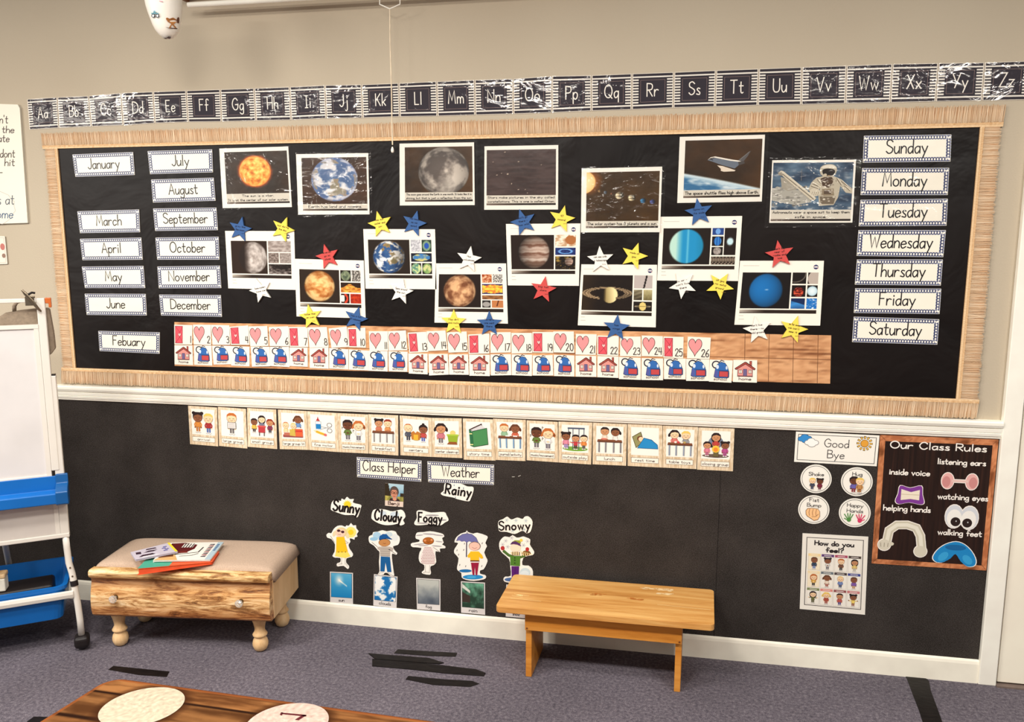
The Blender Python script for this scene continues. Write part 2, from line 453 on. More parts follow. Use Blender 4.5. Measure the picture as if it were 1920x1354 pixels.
# ------------------------------------------------------------------ light
def area(name, loc, sx, sy, power, rot=(0, 0, 0), col=(1, .95, .88)):
    l = bpy.data.lights.new(name, 'AREA'); l.shape = 'RECTANGLE'; l.size = sx; l.size_y = sy; l.energy = power; l.color = col
    o = bpy.data.objects.new(name, l); COL.objects.link(o); o.location = loc; o.rotation_euler = rot; return o
for x, p in ((-1.9, 54), (-.45, 52), (1.15, 52), (3.6, 54)): area('overhead_light', (x, -2.25, 2.66), .5, .3, p)
area('overhead_light', (.4, -1.5, 2.73), 1.2, .3, 24); area('overhead_light', (2.5, -1.5, 2.73), 1.2, .3, 24)  # pair of fill lamps added overhead to brighten floor and wall
area('side_light', (-2.9, -3.4, 2.0), 1.4, 1.0, 42, (math.radians(66), 0, math.radians(-42)))
w = bpy.data.worlds.new('room_ambient'); SC.world = w; w.use_nodes = True
w.node_tree.nodes['Background'].inputs[0].default_value = (1, .93, .86, 1); w.node_tree.nodes['Background'].inputs[1].default_value = .27

# ------------------------------------------------------------------ bulletin board
BTL, BTR, BBR, BBL = (wl(*p) for p in ((110.5, 279), (1836, 239), (1790.8, 747), (144.4, 689.4)))
OTL, OTR, OBR, OBL = (wl(*p) for p in ((79, 250), (1883.5, 196), (1829, 784), (119.8, 717.5)))
xl, xr = (BTL[0]+BBL[0])/2, (BTR[0]+BBR[0])/2
def black_paper():
    m, nt, b = nodes('black_backing_paper'); v = coords(nt)
    n = N(nt, 'ShaderNodeTexNoise', Scale=3.5, Detail=4, Distortion=.7); nt.links.new(v, n.inputs['Vector'])
    r = ramp(nt, n.outputs[0], [(.3, (14, 8, 7)), (.7, (24, 17, 15))]); nt.links.new(r.outputs[0], b.inputs['Base Color'])
    b.inputs['Roughness'].default_value = .45; b.inputs['Specular IOR Level'].default_value = .22
    bump(nt, b, n.outputs[0], .012); return m
bm = bmesh.new(); prism(bm, [(BTL[0]-.02, BTL[1]+.02), (BTR[0]+.02, BTR[1]+.02), (BBR[0]+.02, BBR[1]-.02), (BBL[0]-.02, BBL[1]-.02)], 'y', -.004, -.0003)
tag(obj('bulletin_board', bm, black_paper()), 'long bulletin board covered in black paper inside a straw fringe border', 'bulletin board')
GF = 'straw fringe borders around the black board'
def fringe(nm, A0, A1, B0, B1, label, seed):
    """A0-A1: inner edge, B0-B1: outer tips"""
    rnd = random.Random(seed)
    A0, A1, B0, B1 = (Vector(p) for p in (A0, A1, B0, B1))
    class M(Sheet):
        def mp(s, p): u, v = p; return A0*(1-u)*(1-v)+A1*u*(1-v)+B1*u*v+B0*(1-u)*v
    s = M(Y=-.0085); s.pix = None; s.quad = None
    n = int((A1-A0).length/.0036); wd = (B0-A0).length
    s.grid(.001, .2, .999, .93, n*2, 3, lambda u, v: mixc((186, 142, 106), (220, 178, 136), .5+.9*fb(u*260, v*2, seed)), 0)
    for i in range(n):
        u = (i+.5)/n; k = .85+.3*rnd.random(); tip = .95+.07*rnd.random(); dv = (rnd.random()-.5)*2.0/n
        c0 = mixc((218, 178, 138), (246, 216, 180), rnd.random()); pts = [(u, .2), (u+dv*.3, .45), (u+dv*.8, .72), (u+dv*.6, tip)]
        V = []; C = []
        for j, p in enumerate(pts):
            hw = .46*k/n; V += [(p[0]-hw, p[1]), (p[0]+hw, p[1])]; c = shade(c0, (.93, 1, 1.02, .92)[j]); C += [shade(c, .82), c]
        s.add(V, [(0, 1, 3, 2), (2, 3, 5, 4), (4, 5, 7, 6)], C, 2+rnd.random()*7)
    root = empty(nm, (0, 0, 0))
    mid = (A0+A1+B0+B1)/4; root.location = (mid.x, -.006, mid.y)
    s.build('fringe', STRAW, root)
    b = M(Y=-.0095)
    b.grid(0, 0, 1, .1, n*2, 1, lambda u, v: mixc((222, 182, 136), (248, 218, 176), .5+.8*fb(u*330, v, seed)), 0)
    b.grid(0, .1, 1, .2, n*2, 1, lambda u, v: mixc((205, 160, 112), (238, 202, 158), .5+.8*fb(u*330, v+9, seed)), 2)
    b.grid(0, .19, 1, .225, n, 1, lambda u, v: (182, 138, 96), 0)
    b.edge([(0, 0), (1, 0), (1, .2), (0, .2)], (205, 165, 120), .0055)
    b.build('braid', STRAW, root)
    tag(root, label, 'border trim', GF); return root
tb = .012
fringe('fringe_border', (OTL[0]+.004, BTL[1]), (OTR[0]-.002, BTR[1]), OTL, OTR, 'straw fringe border along the top edge of the black board', 1)
fringe('fringe_border', (OBL[0]+.002, BBL[1]), (OBR[0]+.004, BBR[1]), OBL, OBR, 'straw fringe border along the bottom edge above the white rail', 2)
fringe('fringe_border', BTL, BBL, (OTL[0]+.012, BTL[1]+.0), (OBL[0]+.008, BBL[1]), 'straw fringe border down the board edge beside January', 3)
fringe('fringe_border', BTR, BBR, (OTR[0]-.006, BTR[1]), (OBR[0]+.0, BBR[1]), 'straw fringe border down the board edge nearest the door', 4)

# ------------------------------------------------------------------ alphabet strip
T = [(50,186),(107.2,182.5),(165.7,180),(226.5,174.5),(287,172),(349,170),(413,167.7),(476.6,165.6),(543,163),(609,160),(678,158.7),(747.7,156),(818.8,152.8),(889.8,150),(962,147.7),(1034.8,142.7),(1109,141.3),(1185,138.3),(1263.8,135.4),(1342.5,132),(1422.7,129),(1503.8,126),(1587.5,123.2),(1673.5,120),(1759.6,118.5),(1846.5,117.3),(1936,114)]
Bt = [(54.7,243),(110.5,239.8),(171.5,237),(231,235),(290.7,231),(352.7,228.7),(415.5,228),(480,226.3),(546,225),(612,222),(680,221),(749.7,218.8),(820.4,217.7),(891,215.6),(962.5,213.6),(1035,211.3),(1109,207.8),(1184.4,205.4),(1262.3,202),(1340.5,200),(1420.7,197.3),(1502.3,196),(1585,193.8),(1669,192.3),(1754.3,190.3),(1841,188.5),(1928,187)]
WR = dict(A=2, B=1, C=1, D=1, E=1, F=0, G=1, H=2, I=2, J=1, K=1, L=1, M=1, N=1, O=1, P=2, Q=1, R=0, S=0, T=0, U=0, V=2, W=2, X=2, Y=1, Z=1)
DK, WT = (40, 33, 44), (240, 233, 222)
for i in range(26):
    ch = chr(65+i); g = .8
    qd = [(T[i][0]+g, T[i][1]), (T[i+1][0]-g, T[i+1][1]), (Bt[i+1][0]-g, Bt[i+1][1]), (Bt[i][0]+g, Bt[i][1])]
    s = Sheet(qd, -.002); W, H = s.W, s.H
    s.base((232, 222, 208))
    s.rect(W*.02, H*.015, W*.98, H*.985, DK, 1)
    for k in range(11):
        y = H*(.085+k*.079); s.rect(W*.01, y, W*.99, y+H*.04, WT, 2)
    s.rect(W*.155, H*.145, W*.845, H*.855, DK, 3); s.frame(W*.2, H*.19, W*.8, H*.81, H*.008, (150, 125, 120), 4)
    s.text(ch+ch.lower(), W*.5, H*.35, H*.36, None, H*.03, (248, 240, 228), 5, gap=4)
    o = s.build('alphabet_card', PAPER, None, label='black and white striped alphabet card lettered %s%s in the strip above the board' % (ch, ch.lower()), cat='alphabet card', group='alphabet cards above the board')
    film(qd, -.0042, WR[ch], o)

# ------------------------------------------------------------------ name cards with dotted borders
NAVY = (50, 58, 98)
def name_card(txt, qd, Y, label, group, cat='name card', ty=.36, th=.34, tw=None, big=1):
    s = Sheet(qd, Y); W, H = s.W, s.H; s.base((236, 230, 216)); s.rect(W*.006, H*.02, W*.994, H*.98, NAVY, 1)
    b = H*.17; nx = int(round(W/(b*.62))); ny = int(round(H/(b*.64)))
    for k in range(nx+1):
        x = W*(k+.5)/(nx+1)
        for y in (b*.55, H-b*.55): s.ell(x, y, b*.2, b*.27, (244, 240, 230), 2, 8)
        x2 = W*k/(nx+1)
        for y in (b*.08, b*.98, H-b*.08, H-b*.98):
            if W*.01 < x2 < W*.99: s.ell(x2, y, b*.17, b*.13, (176, 180, 198), 2, 6)
    for k in range(1, ny):
        y = H*(k+.0)/ny
        for x in (b*.5, W-b*.5): s.ell(x, y, b*.2, b*.25, (244, 240, 230), 2, 8)
        for x in (b*.08, b*.98, W-b*.08, W-b*.98): s.ell(x, y+b*.36, b*.14, b*.17, (176, 180, 198), 2, 6)
    s.rect(b*1.0, b*1.02, W-b*1.0, H-b*1.02, (246, 239, 222), 3)
    n = sum(GL[c][0]+3 if c != ' ' else 8 for c in txt)
    s.text(txt, W*.5, H*ty, H*th*1.15, (tw or min(.86, .0068*n))*W, H*.046, (30, 25, 26), 4, slant=.02)
    return s.build('name_card', CARD, None, label=label, cat=cat, group=group)
A = (0, 260, 4.3636)
MONTHS = dict(January=q(*A, [(593,130),(1088,110),(1102,297),(617,312)]), July=q(*A, [(1208,102),(1735,88),(1742,275),(1228,290)]),
 August=q(*A, [(1237,335),(1748,320),(1763,508),(1252,522)]), September=q(*A, [(1253,572),(1770,565),(1782,748),(1270,755)]),
 March=q(*A, [(633,595),(1137,580),(1145,765),(655,773)]), April=q(*A, [(655,820),(1155,810),(1167,990),(675,994)]),
 October=q(*A, [(1272,810),(1788,803),(1795,990),(1287,990)]), May=q(*A, [(670,1048),(1173,1042),(1187,1222),(695,1222)]),
 November=q(*A, [(1288,1047),(1798,1040),(1810,1222),(1300,1224)]), June=q(0, 480, 4.8, [(763,340),(1310,342),(1320,535),(780,530)]),
 December=[(298.5,552.5),(414,553.5),(416,594),(302,591.5)], Febuary=q(0, 480, 4.8, [(885,675),(1437,688),(1435,880),(897,855)]))
for k, v in MONTHS.items():
    name_card(k, v, -.0065, 'white month card with navy dotted border reading %s on the black board' % k, 'month cards on the black board', th=.4, ty=.33)
B4 = (1400, 230, 4.3636); B5 = (1400, 500, 3.6923)
DAYS = dict(Sunday=q(*B4, [(960,108),(1675,97),(1667,318),(950,327)]), Monday=q(*B4, [(945,372),(1657,370),(1645,592),(932,592)]),
 Tuesday=q(*B4, [(932,632),(1645,622),(1635,843),(917,847)]), Wednesday=q(*B4, [(915,880),(1630,880),(1608,1100),(900,1090)]),
 Thursday=q(*B4, [(903,1120),(1605,1120),(1588,1333),(885,1325)]), Friday=q(*B5, [(752,150),(1347,153),(1335,328),(742,320)]), Saturday=q(*B5, [(742,347),(1333,365),(1320,540),(730,522)]))
for k, v in DAYS.items():
    o = name_card(k, v, -.0065, 'white weekday card with navy dotted border reading %s on the black board' % k, 'weekday cards on the black board', th=.44, ty=.33)
    if k in ('Monday', 'Tuesday'): film(v, -.0080, 1 if k == 'Monday' else 2, o)
C4 = (600, 840, 4.5714)
name_card('Class Helper', q(*C4, [(315,78),(870,110),(868,290),(318,250)]), -.007, 'white heading card with navy dotted border reading Class Helper on the felt', 'heading cards on the felt', th=.44, ty=.36)
name_card('Weather', q(*C4, [(920,115),(1492,145),(1490,318),(928,292)]), -.007, 'white heading card with navy dotted border reading Weather on the felt', 'heading cards on the felt', th=.46, ty=.33)
# ------------------------------------------------------------------ planet pictures (printed)
SP = (44, 28, 13)
def disc(u, v, cx, cy, r, ax, soft=.03):
    """returns inside weight, x, y (unit sphere coords), z"""
    x, y = (u-cx)*ax/r, (v-cy)/r; d = math.hypot(x, y)
    return max(0, min(1, (1-d)/soft+.5)), x, y, math.sqrt(max(0, 1-d*d))
def sph(x, y, z, s, sd, o=5): return noise.fractal(Vector((x*s+sd, y*s+sd*1.7, z*s)), 1.0, 2.0, o)
def space(u, v, sd=0, c=SP): return shade(c, .9+.35*fb(u*2, v*2, sd)+.25*u)
def p_sun(u, v):
    w, x, y, z = disc(u, v, .475, .53, .36, 1.44, .05); c = space(u, v)
    gl = max(0, 1-max(0, math.hypot(x, y)-1)/(.22+.12*fb(x*3, y*3, 3)))
    c = mixc(c, (200, 88, 24), gl**2*.9)
    n = .5+.9*sph(x, y, z, 3.2, 5); s = mixc((228, 120, 28), (255, 226, 120), n*1.0); s = mixc(s, (176, 92, 20), max(0, .25-n)*2)
    return mixc(c, mixc(s, (232, 120, 50), (1-z)**2*.8), w)
def earth_col(x, y, z, sd=1, lit=None):
    wx = .25*sph(x, y, z, 1.5, sd+3, 2); n = sph(x, y, z, 1.3, sd, 4); cl = sph(x*1.2+wx, y*2.0-wx, z, 1.9, sd+7, 4); c = mixc((32, 66, 116), (70, 110, 152), .5+n)
    if n > .12: c = mixc((156, 124, 82), (124, 112, 76), (n-.12)*4)
    return mixc(c, (240, 236, 228), max(0, min(1, (cl+.08)*2.4)))
def p_bigearth(u, v):
    w, x, y, z = disc(u, v, .5, .53, .47, 1.32); c = space(u, v, 3, (58, 36, 20)); e = earth_col(x, y, z, 3)
    return mixc(c, mixc(mixc(e, (176, 176, 190), .28), (110, 124, 170), (1-z)**2*.7), w)
def p_moon(u, v):
    w, x, y, z = disc(u, v, .575, .46, .535, 1.43); c = space(u, v, 2, (62, 40, 18))
    n = sph(x, y, z, 1.35, 11); f = sph(x, y, z, 6, 3); m = mixc((92, 82, 76), (196, 184, 170), .5+n*1.7+f*.35)
    m = mixc(m, (232, 222, 206), max(0, .6-math.hypot(x-.25, y+.55))*1.2)
    return mixc(c, shade(m, .55+.5*z), w)
def p_orion(u, v):
    n = fb(u*3, v*14, 4)
    c = mixc((52, 36, 33), (74, 56, 52), .5+n+.3*math.sin(u*9)); h = math.sin(int(u*70)*12.9+int(v*52)*78.2)*43758.5; h -= math.floor(h)
    return mixc(c, (190, 170, 150), 1) if h > .9975 else c
def p_system(u, v):
    c = mixc(space(u, v, 5, (58, 38, 12)), (70, 48, 26), fb(u*5, v*2)+.2); d = math.hypot(u*1.3, v-.82); c = mixc(c, (170, 96, 40), max(0, 1-(d-.15)/.16)*.8)
    w, x, y, z = disc(u, v, -.06, .8, .24, 1.3, .06); c = mixc(c, mixc((250, 226, 170), (255, 190, 110), (1-z)), w)
    for cx, cy, r, k in ((.125, .635, .014, (140, 100, 70)), (.185, .615, .026, (176, 140, 96)), (.265, .59, .032, (120, 130, 140)), (.35, .56, .02, (150, 96, 66)), (.46, .52, .072, (226, 206, 168)), (.63, .47, .062, (230, 208, 166)), (.785, .41, .048, (70, 132, 176)), (.915, .385, .045, (84, 92, 150))):
        w, x, y, z = disc(u, v, cx, cy, r, 1.3, .2); k2 = shade(k, .85+.25*math.sin(y*7)); c = mixc(c, shade(k2, max(.12, .75-.9*x*.7-.1*y)), w)
    return c
def p_shuttle(u, v):
    c = space(u, v, 6, (58, 36, 14)); h = .335-.33*u+.05*u*(1-u); d = h-v
    if d > -.05:
        n = fb(u*4+v*3, v*9, 8); s = mixc((54, 108, 150), (210, 222, 226), .35+n*1.3); s = mixc((168, 198, 210), s, d*9)
        c = mixc(c, mixc((205, 222, 228), s, (d-.02)*14), min(1, max(0, (d+.02)/.03)))
    return c
def p_astro(u, v):
    n = fb(u*2.5, v*3.5, 12); c = mixc((36, 54, 76), (104, 130, 150), .45+n*.9)
    return mixc(c, (200, 200, 196), max(0, fb(u*7, v*9, 3)-.18)*(2.2-2*v))
def ball(cx, cy, r, ax, fn, bg=(22, 13, 9), soft=.09):
    def f(u, v):
        w, x, y, z = disc(u, v, cx, cy, r, ax, soft); return mixc(bg, fn(x, y, z), w)
    return f
def f_mercury(x, y, z): return mixc((36, 24, 18), shade(mixc((150, 138, 130), (212, 202, 194), .5+sph(x, y, z, 3, 2)), .75+.3*z), max(0, min(1, (x+.62)*2.2)))
def f_venus(x, y, z): return shade(mixc((176, 98, 36), (248, 204, 136), .55+.8*math.sin(y*5.5+x*1.4+2.2*sph(x, y*2, z, 1.5, 4))*.5+.5*sph(x, y, z, 3, 1)), .7+.35*z)
def f_earth(x, y, z): return shade(earth_col(x, y, z, 9), max(.25, .95-.55*max(0, x)+.1*z))
def f_mars(x, y, z): return shade(mixc((120, 70, 42), (226, 176, 128), .5+1.2*sph(x, y, z, 2, 6)), .65+.4*z)
def f_jup(x, y, z):
    t = y*11+.9*sph(x, y*3, z, 2, 3); c = mixc((122, 84, 66), (214, 194, 178), .5+.36*math.sin(t)+.24*math.sin(t*2.3+1)); c = mixc(c, (96, 68, 50), max(0, abs(y)-.5)*1.2)
    return shade(c, max(.12, .35+.62*z+.25*x))
def f_uran(x, y, z): return mixc(mixc((186, 222, 206), (28, 140, 192), (x+.62)*2.4), (120, 200, 222), math.exp(-((x-.08)*16)**2)*.7) if x < .5 else mixc((28, 140, 192), (24, 128, 168), (x-.5)*2)
def f_nept(x, y, z): return mixc(shade((20, 98, 160), .6+.5*z-.15*x+.1*y), (220, 236, 250), max(0, 1-math.hypot((x-.05)/.16, (y-.05)/.05))*.8)
def grey(a, b, s, sd): return lambda u, v: mixc(a, b, .5+1.1*fb(u*s, v*s, sd))
def p_sat(u, v):
    c = mixc((24, 14, 9), (52, 36, 16), max(0, .35-u)*2+.3*fb(u*3, v*3)); X, Y = (u-.5)/.49, (v-.5+.01)/.175; d = math.hypot(X, Y)
    rc = mixc((104, 84, 62), (178, 152, 116), .5+.5*math.sin(d*46)); wr = 1 if .72 < d < 1.0 and not .885 < d < .905 else 0
    front = Y < 0
    if wr and not front: c = mixc(c, rc, .95)
    w, x, y, z = disc(u, v, .555, .44, .225, 1.45, .06); s = mixc((150, 128, 78), (240, 224, 166), max(0, min(1, .55+.75*x+.1*y))); s = mixc((24, 16, 8), s, max(0, min(1, (x+.85)*2.4)))
    c = mixc(c, s, w)
    if wr and front and (u < .36 or u > .68): c = mixc(c, shade(rc, 1.1 if u < .36 else .8), .95)
    return c
def redball(x, y, z): return mixc((70, 4, 2), (226, 92, 60), max(0, .3+sph(x, y*2, z, 2, 3)+.5*math.exp(-((y+.35)*6)**2)))
TH = dict(
 merc=[(0, .67, 1, 1, grey((140, 126, 118), (190, 178, 170), 5, 1)), (0, .335, .46, .64, grey((96, 82, 74), (160, 146, 138), 6, 2)), (.5, .335, 1, .64, grey((132, 120, 112), (176, 164, 156), 6, 3)), (0, 0, 1, .3, lambda u, v: mixc((28, 18, 14), (150, 140, 134), (fb(u*6, v*6, 4)+.9-v-.4*u)))],
 venus=[(0, .67, .52, 1, ball(.5, .5, .46, 1, lambda x, y, z: mixc((70, 84, 66), (140, 150, 116), .5+sph(x, y, z, 2, 3)), (30, 22, 16))), (.57, .67, 1, 1, grey((46, 40, 36), (206, 200, 190), 7, 5)), (0, .33, 1, .63, lambda u, v: mixc((44, 22, 8), mixc((250, 190, 80), (160, 76, 20), fb(u*5, v*8)+.4), 1 if v < .45+.4*math.exp(-((u-.45)*4)**2) else 0)), (0, 0, .42, .29, lambda u, v: mixc((40, 12, 8), (240, 232, 220), 1 if math.hypot((u-.2)*1.1, v-.5) < .36 else 0) if u < .4 else mixc((40, 12, 8), (210, 60, 30), 1 if .3 < math.hypot((u-.35), (v-.5)*.9) < .5 else 0)), (.47, 0, 1, .29, grey((150, 30, 8), (204, 60, 18), 4, 7))],
 earth=[(0, .65, .48, 1, grey((160, 160, 166), (224, 222, 224), 6, 3)), (.53, .65, 1, 1, lambda u, v: (lambda d: (32, 80, 170) if d < .25 else ((120, 150, 120) if d < .42 else (40, 60, 50)))(math.hypot(u-.5, v-.5))), (0, .36, 1, .61, lambda u, v: mixc((20, 24, 44), mixc((60, 120, 180), (206, 196, 120), 2*fb(u*4, v*3, 2)+.3), 1 if math.hypot((u-.5)/.42, (v-.5)/.42) < 1 else 0)), (0, 0, .48, .32, ball(.5, .5, .48, 1, lambda x, y, z: mixc((90, 140, 120), (206, 216, 150), .5+2*sph(x, y, z, 2, 4)), (24, 26, 22))), (.53, 0, 1, .32, ball(.5, .5, .46, 1, lambda x, y, z: mixc((120, 160, 90), (206, 206, 140), .5+2*sph(x, y, z, 1.5, 8)), (24, 26, 22)))],
 mars=[(0, .75, .48, 1, grey((150, 60, 20), (244, 190, 150), 4, 3)), (.53, .75, 1, 1, grey((70, 64, 58), (245, 240, 230), 9, 2)), (0, .41, 1, .71, lambda u, v: mixc((52, 40, 92), mixc((250, 210, 70), (214, 90, 40), .3+fb(u*6, v*5, 1)), 1 if abs(v-.5) < .4-.05*math.sin(u*9) and .03 < u < .97 else 0)), (0, .25, 1, .37, grey((110, 66, 36), (176, 120, 70), 4, 9)), (0, 0, .4, .22, lambda u, v: mixc((40, 36, 34), (160, 156, 150), 1 if math.hypot((u-.5)/.45, (v-.45)/.35) < 1 else 0)), (.46, 0, 1, .22, lambda u, v: mixc((190, 120, 70), (90, 40, 20), 1 if abs(u-.5-.2*(v-.5)) < .06 and v > .2 else 0))],
 jup=[(0, .67, 1, 1, lambda u, v: mixc((190, 150, 110), (250, 236, 216), .5+.5*math.sin(u*14-v*5+3*fb(u*3, v*4))) if math.hypot((u-.75)/.26, (v-.55)/.4) > 1 else (172, 106, 56)), (0, .42, 1, .63, lambda u, v: mixc((14, 26, 84), (120, 180, 240), max(0, 1-abs(math.hypot((u-.5)/.36, (v-.5)/.36)-.85)*4)+.25*fb(u*8, v*6)+.1)), (0, 0, 1, .38, lambda u, v: mixc(mixc((24, 16, 10), (160, 130, 60), max(0, fb(u*4, v*4, 5))*1.6 if v > .5 else max(0, fb(u*9, v*22, 2)*1.5-.2)), f_jup((u-.68)/.22, (v-.6)/.3, .8), 1 if math.hypot((u-.68)/.2, (v-.6)/.3) < 1 else 0))],
 sat=[(0, .64, 1, 1, lambda u, v: mixc((188, 176, 170), (34, 24, 24), 1 if abs(u-.62-.16*(v-.5)) < .05 else 0)), (0, .31, .46, .6, lambda u, v: mixc((30, 22, 14), (150, 140, 110), .3+.6*v+.5*math.sin(v*16-u*5)*.3)), (.53, .31, 1, .6, lambda u, v: mixc((110, 98, 60), (190, 178, 130), v+.2*fb(u*4, v*4))), (0, 0, 1, .27, lambda u, v: mixc(mixc((30, 22, 16), (150, 136, 110), 1 if .7 < math.hypot((u-.5)/.46, (v-.5)/.1) < 1 else 0), (226, 200, 120), 1 if math.hypot((u-.5)*2.3, v-.5) < .43 and abs(v-.5) > .04 else 0))],
 uran=[(0, .81, .47, 1, ball(.5, .5, .42, 1.9, lambda x, y, z: (110, 160, 220), (36, 66, 130))), (0, .51, .47, .77, ball(.5, .5, .46, 1.4, lambda x, y, z: mixc((20, 76, 160), (60, 140, 210), .5+.5*math.sin(x*9)))), (0, .26, .47, .48, ball(.5, .5, .46, 1.3, lambda x, y, z: mixc((120, 110, 104), (186, 176, 168), .5+sph(x, y, z, 3, 3)))), (.51, .26, 1, 1, ball(.5, .5, .13, .47, lambda x, y, z: (196, 226, 232), (30, 18, 12), .4)), (0, 0, 1, .22, lambda u, v: mixc((34, 24, 18), (170, 150, 130), max(0, 1-abs(math.hypot(((u*7) % 1-.5)*1.3, v-.6)-.33)*7) if v > .2 else (1 if (u*7) % 1 < .5 and v > .05 and v < .14 else 0)))],
 nept=[(0, .69, .54, 1, lambda u, v: mixc((22, 14, 10), (140, 132, 120), max(0, 1-abs(math.hypot(u-.2, v-.9)-.75)*14)*.8)), (.6, .69, 1, 1, lambda u, v: mixc((24, 16, 12), (186, 172, 160), 1 if math.hypot(u-.7, v-.45) < .68 else 0)), (0, .33, .54, .65, ball(.5, .42, .4, 1.1, redball, (20, 8, 6))), (.6, .33, 1, .65, ball(.5, .5, .42, .85, lambda x, y, z: mixc((150, 190, 204), (226, 240, 244), z))), (0, 0, .54, .29, lambda u, v: mixc((12, 30, 70), (60, 140, 210), max(0, 1-abs(v-.45+.5*(u-.5)**2-.1*u))*(1 if v < .75-.4*u else .1))), (.6, 0, 1, .29, lambda u, v: mixc((24, 110, 190), (225, 238, 250), max(0, fb(u*4, v*9, 6)*2-.35)))])
SHEETS = [
 ('merc', 'crater-marked grey planet', 'Mercury', q(400,400,6.153,[(135,203),(933,205),(950,884),(172,866)]), ball(.6, .49, .48, 1.22, f_mercury, (42, 26, 14)), (.075, .17, .6, .735)),
 ('venus', 'swirled orange planet', 'Venus', q(400,400,6.153,[(940,525),(1735,545),(1757,1213),(960,1190)]), ball(.5, .5, .465, 1.23, f_venus, (40, 26, 14)), (.06, .175, .64, .745)),
 ('earth', 'blue planet with white cloud swirls', 'Earth', [(681.1,429.5),(815.6,429.9),(818.6,542.6),(685.4,541.3)], ball(.5, .49, .475, 1.24, f_earth, (34, 22, 12)), (.06, .175, .64, .745)),
 ('mars', 'mottled rusty planet', 'Mars', [(817,494),(948.7,494),(952.3,607),(814.6,605)], ball(.5, .5, .485, 1.28, f_mars, (30, 16, 10)), (.05, .18, .64, .735)),
 ('jup', 'brown banded planet', 'Jupiter', [(948.6,420),(1088.3,419),(1085.4,536),(952.3,535.2)], ball(.53, .5, .475, 1.3, f_jup, (32, 18, 10)), (.06, .18, .65, .735)),
 ('sat', 'ringed planet', 'Saturn', [(1090,495.7),(1232,496.6),(1229.5,614),(1083.3,610)], p_sat, (.035, .17, .69, .745)),
 ('uran', 'pale-edged light blue planet', 'Uranus', [(1237.7,406.5),(1391.7,405),(1384,527),(1232,526)], ball(.5, .5, .47, 1.32, f_uran, (26, 16, 10)), (.05, .18, .635, .745)),
 ('nept', 'deep blue planet', 'Neptune', [(1387.7,489),(1545,489),(1537.8,610.7),(1377,609)], ball(.505, .5, .465, 1.36, f_nept, (18, 10, 10)), (.045, .18, .625, .74))]
for key, desc, pn, qd, fn, (x0, t0, x1, t1) in SHEETS:
    s = Sheet(qd, -.0055); W, H = s.W, s.H; s.base((248, 240, 226)); P = (250, 243, 230)
    s.grid(W*x0, H*(1-t1), W*x1, H*(1-t0), 72, 58, fn, 1)
    tx0, tx1, ty0, ty1 = x1+.018, .945, 1-t1, 1-t0
    for a, b, c, d, f in TH[key]:
        X = lambda t: W*(tx0+(tx1-tx0)*t); Yy = lambda t: H*(ty0+(ty1-ty0)*t)
        s.grid(X(a), Yy(b), X(c), Yy(d), 28, 22, f, 1)
    s.grid(W*x0, H*(1-t1-.075), W*tx1, H*(1-t1-.02), 24, 2, lambda u, v: mixc(mixc((190, 180, 166), (46, 32, 22), u*3), (24, 14, 10), .75 if v < .3 else (.25 if u > .3 else 0)), 1)
    s.line(W*x0, H*.925, W*(x0+.19), H*.925, H*.006, (198, 190, 180), 1)
    for yy, ww in ((1-t1-.115, .05), (1-t1-.17, .06)): s.line(W*x0, H*yy, W*(x0+ww), H*yy, H*.007, (190, 182, 172), 1)
    bx, by, br = W*.91, H*.905, H*.036
    s.ell(bx, by, br, br, (42, 48, 98), 2); s.stroke([(bx-br*.9, by+br*.35), (bx-br*.1, by-br*.15), (bx+br*.95, by-br*.5)], H*.006, (178, 60, 60), 3)
    s.text('NASA', bx, by-br*.25, br*.55, br*1.5, H*.007, (232, 228, 228), 4, gap=4)
    s.build('planet_fact_sheet', PAPER, None, label='white fact sheet with large photo of %s %s and small pictures' % ('an' if pn == 'Earth' else 'a', desc) if 0 else 'white fact sheet with a large photo of %s, the %s' % (pn, desc), cat='poster', group='planet fact sheets')

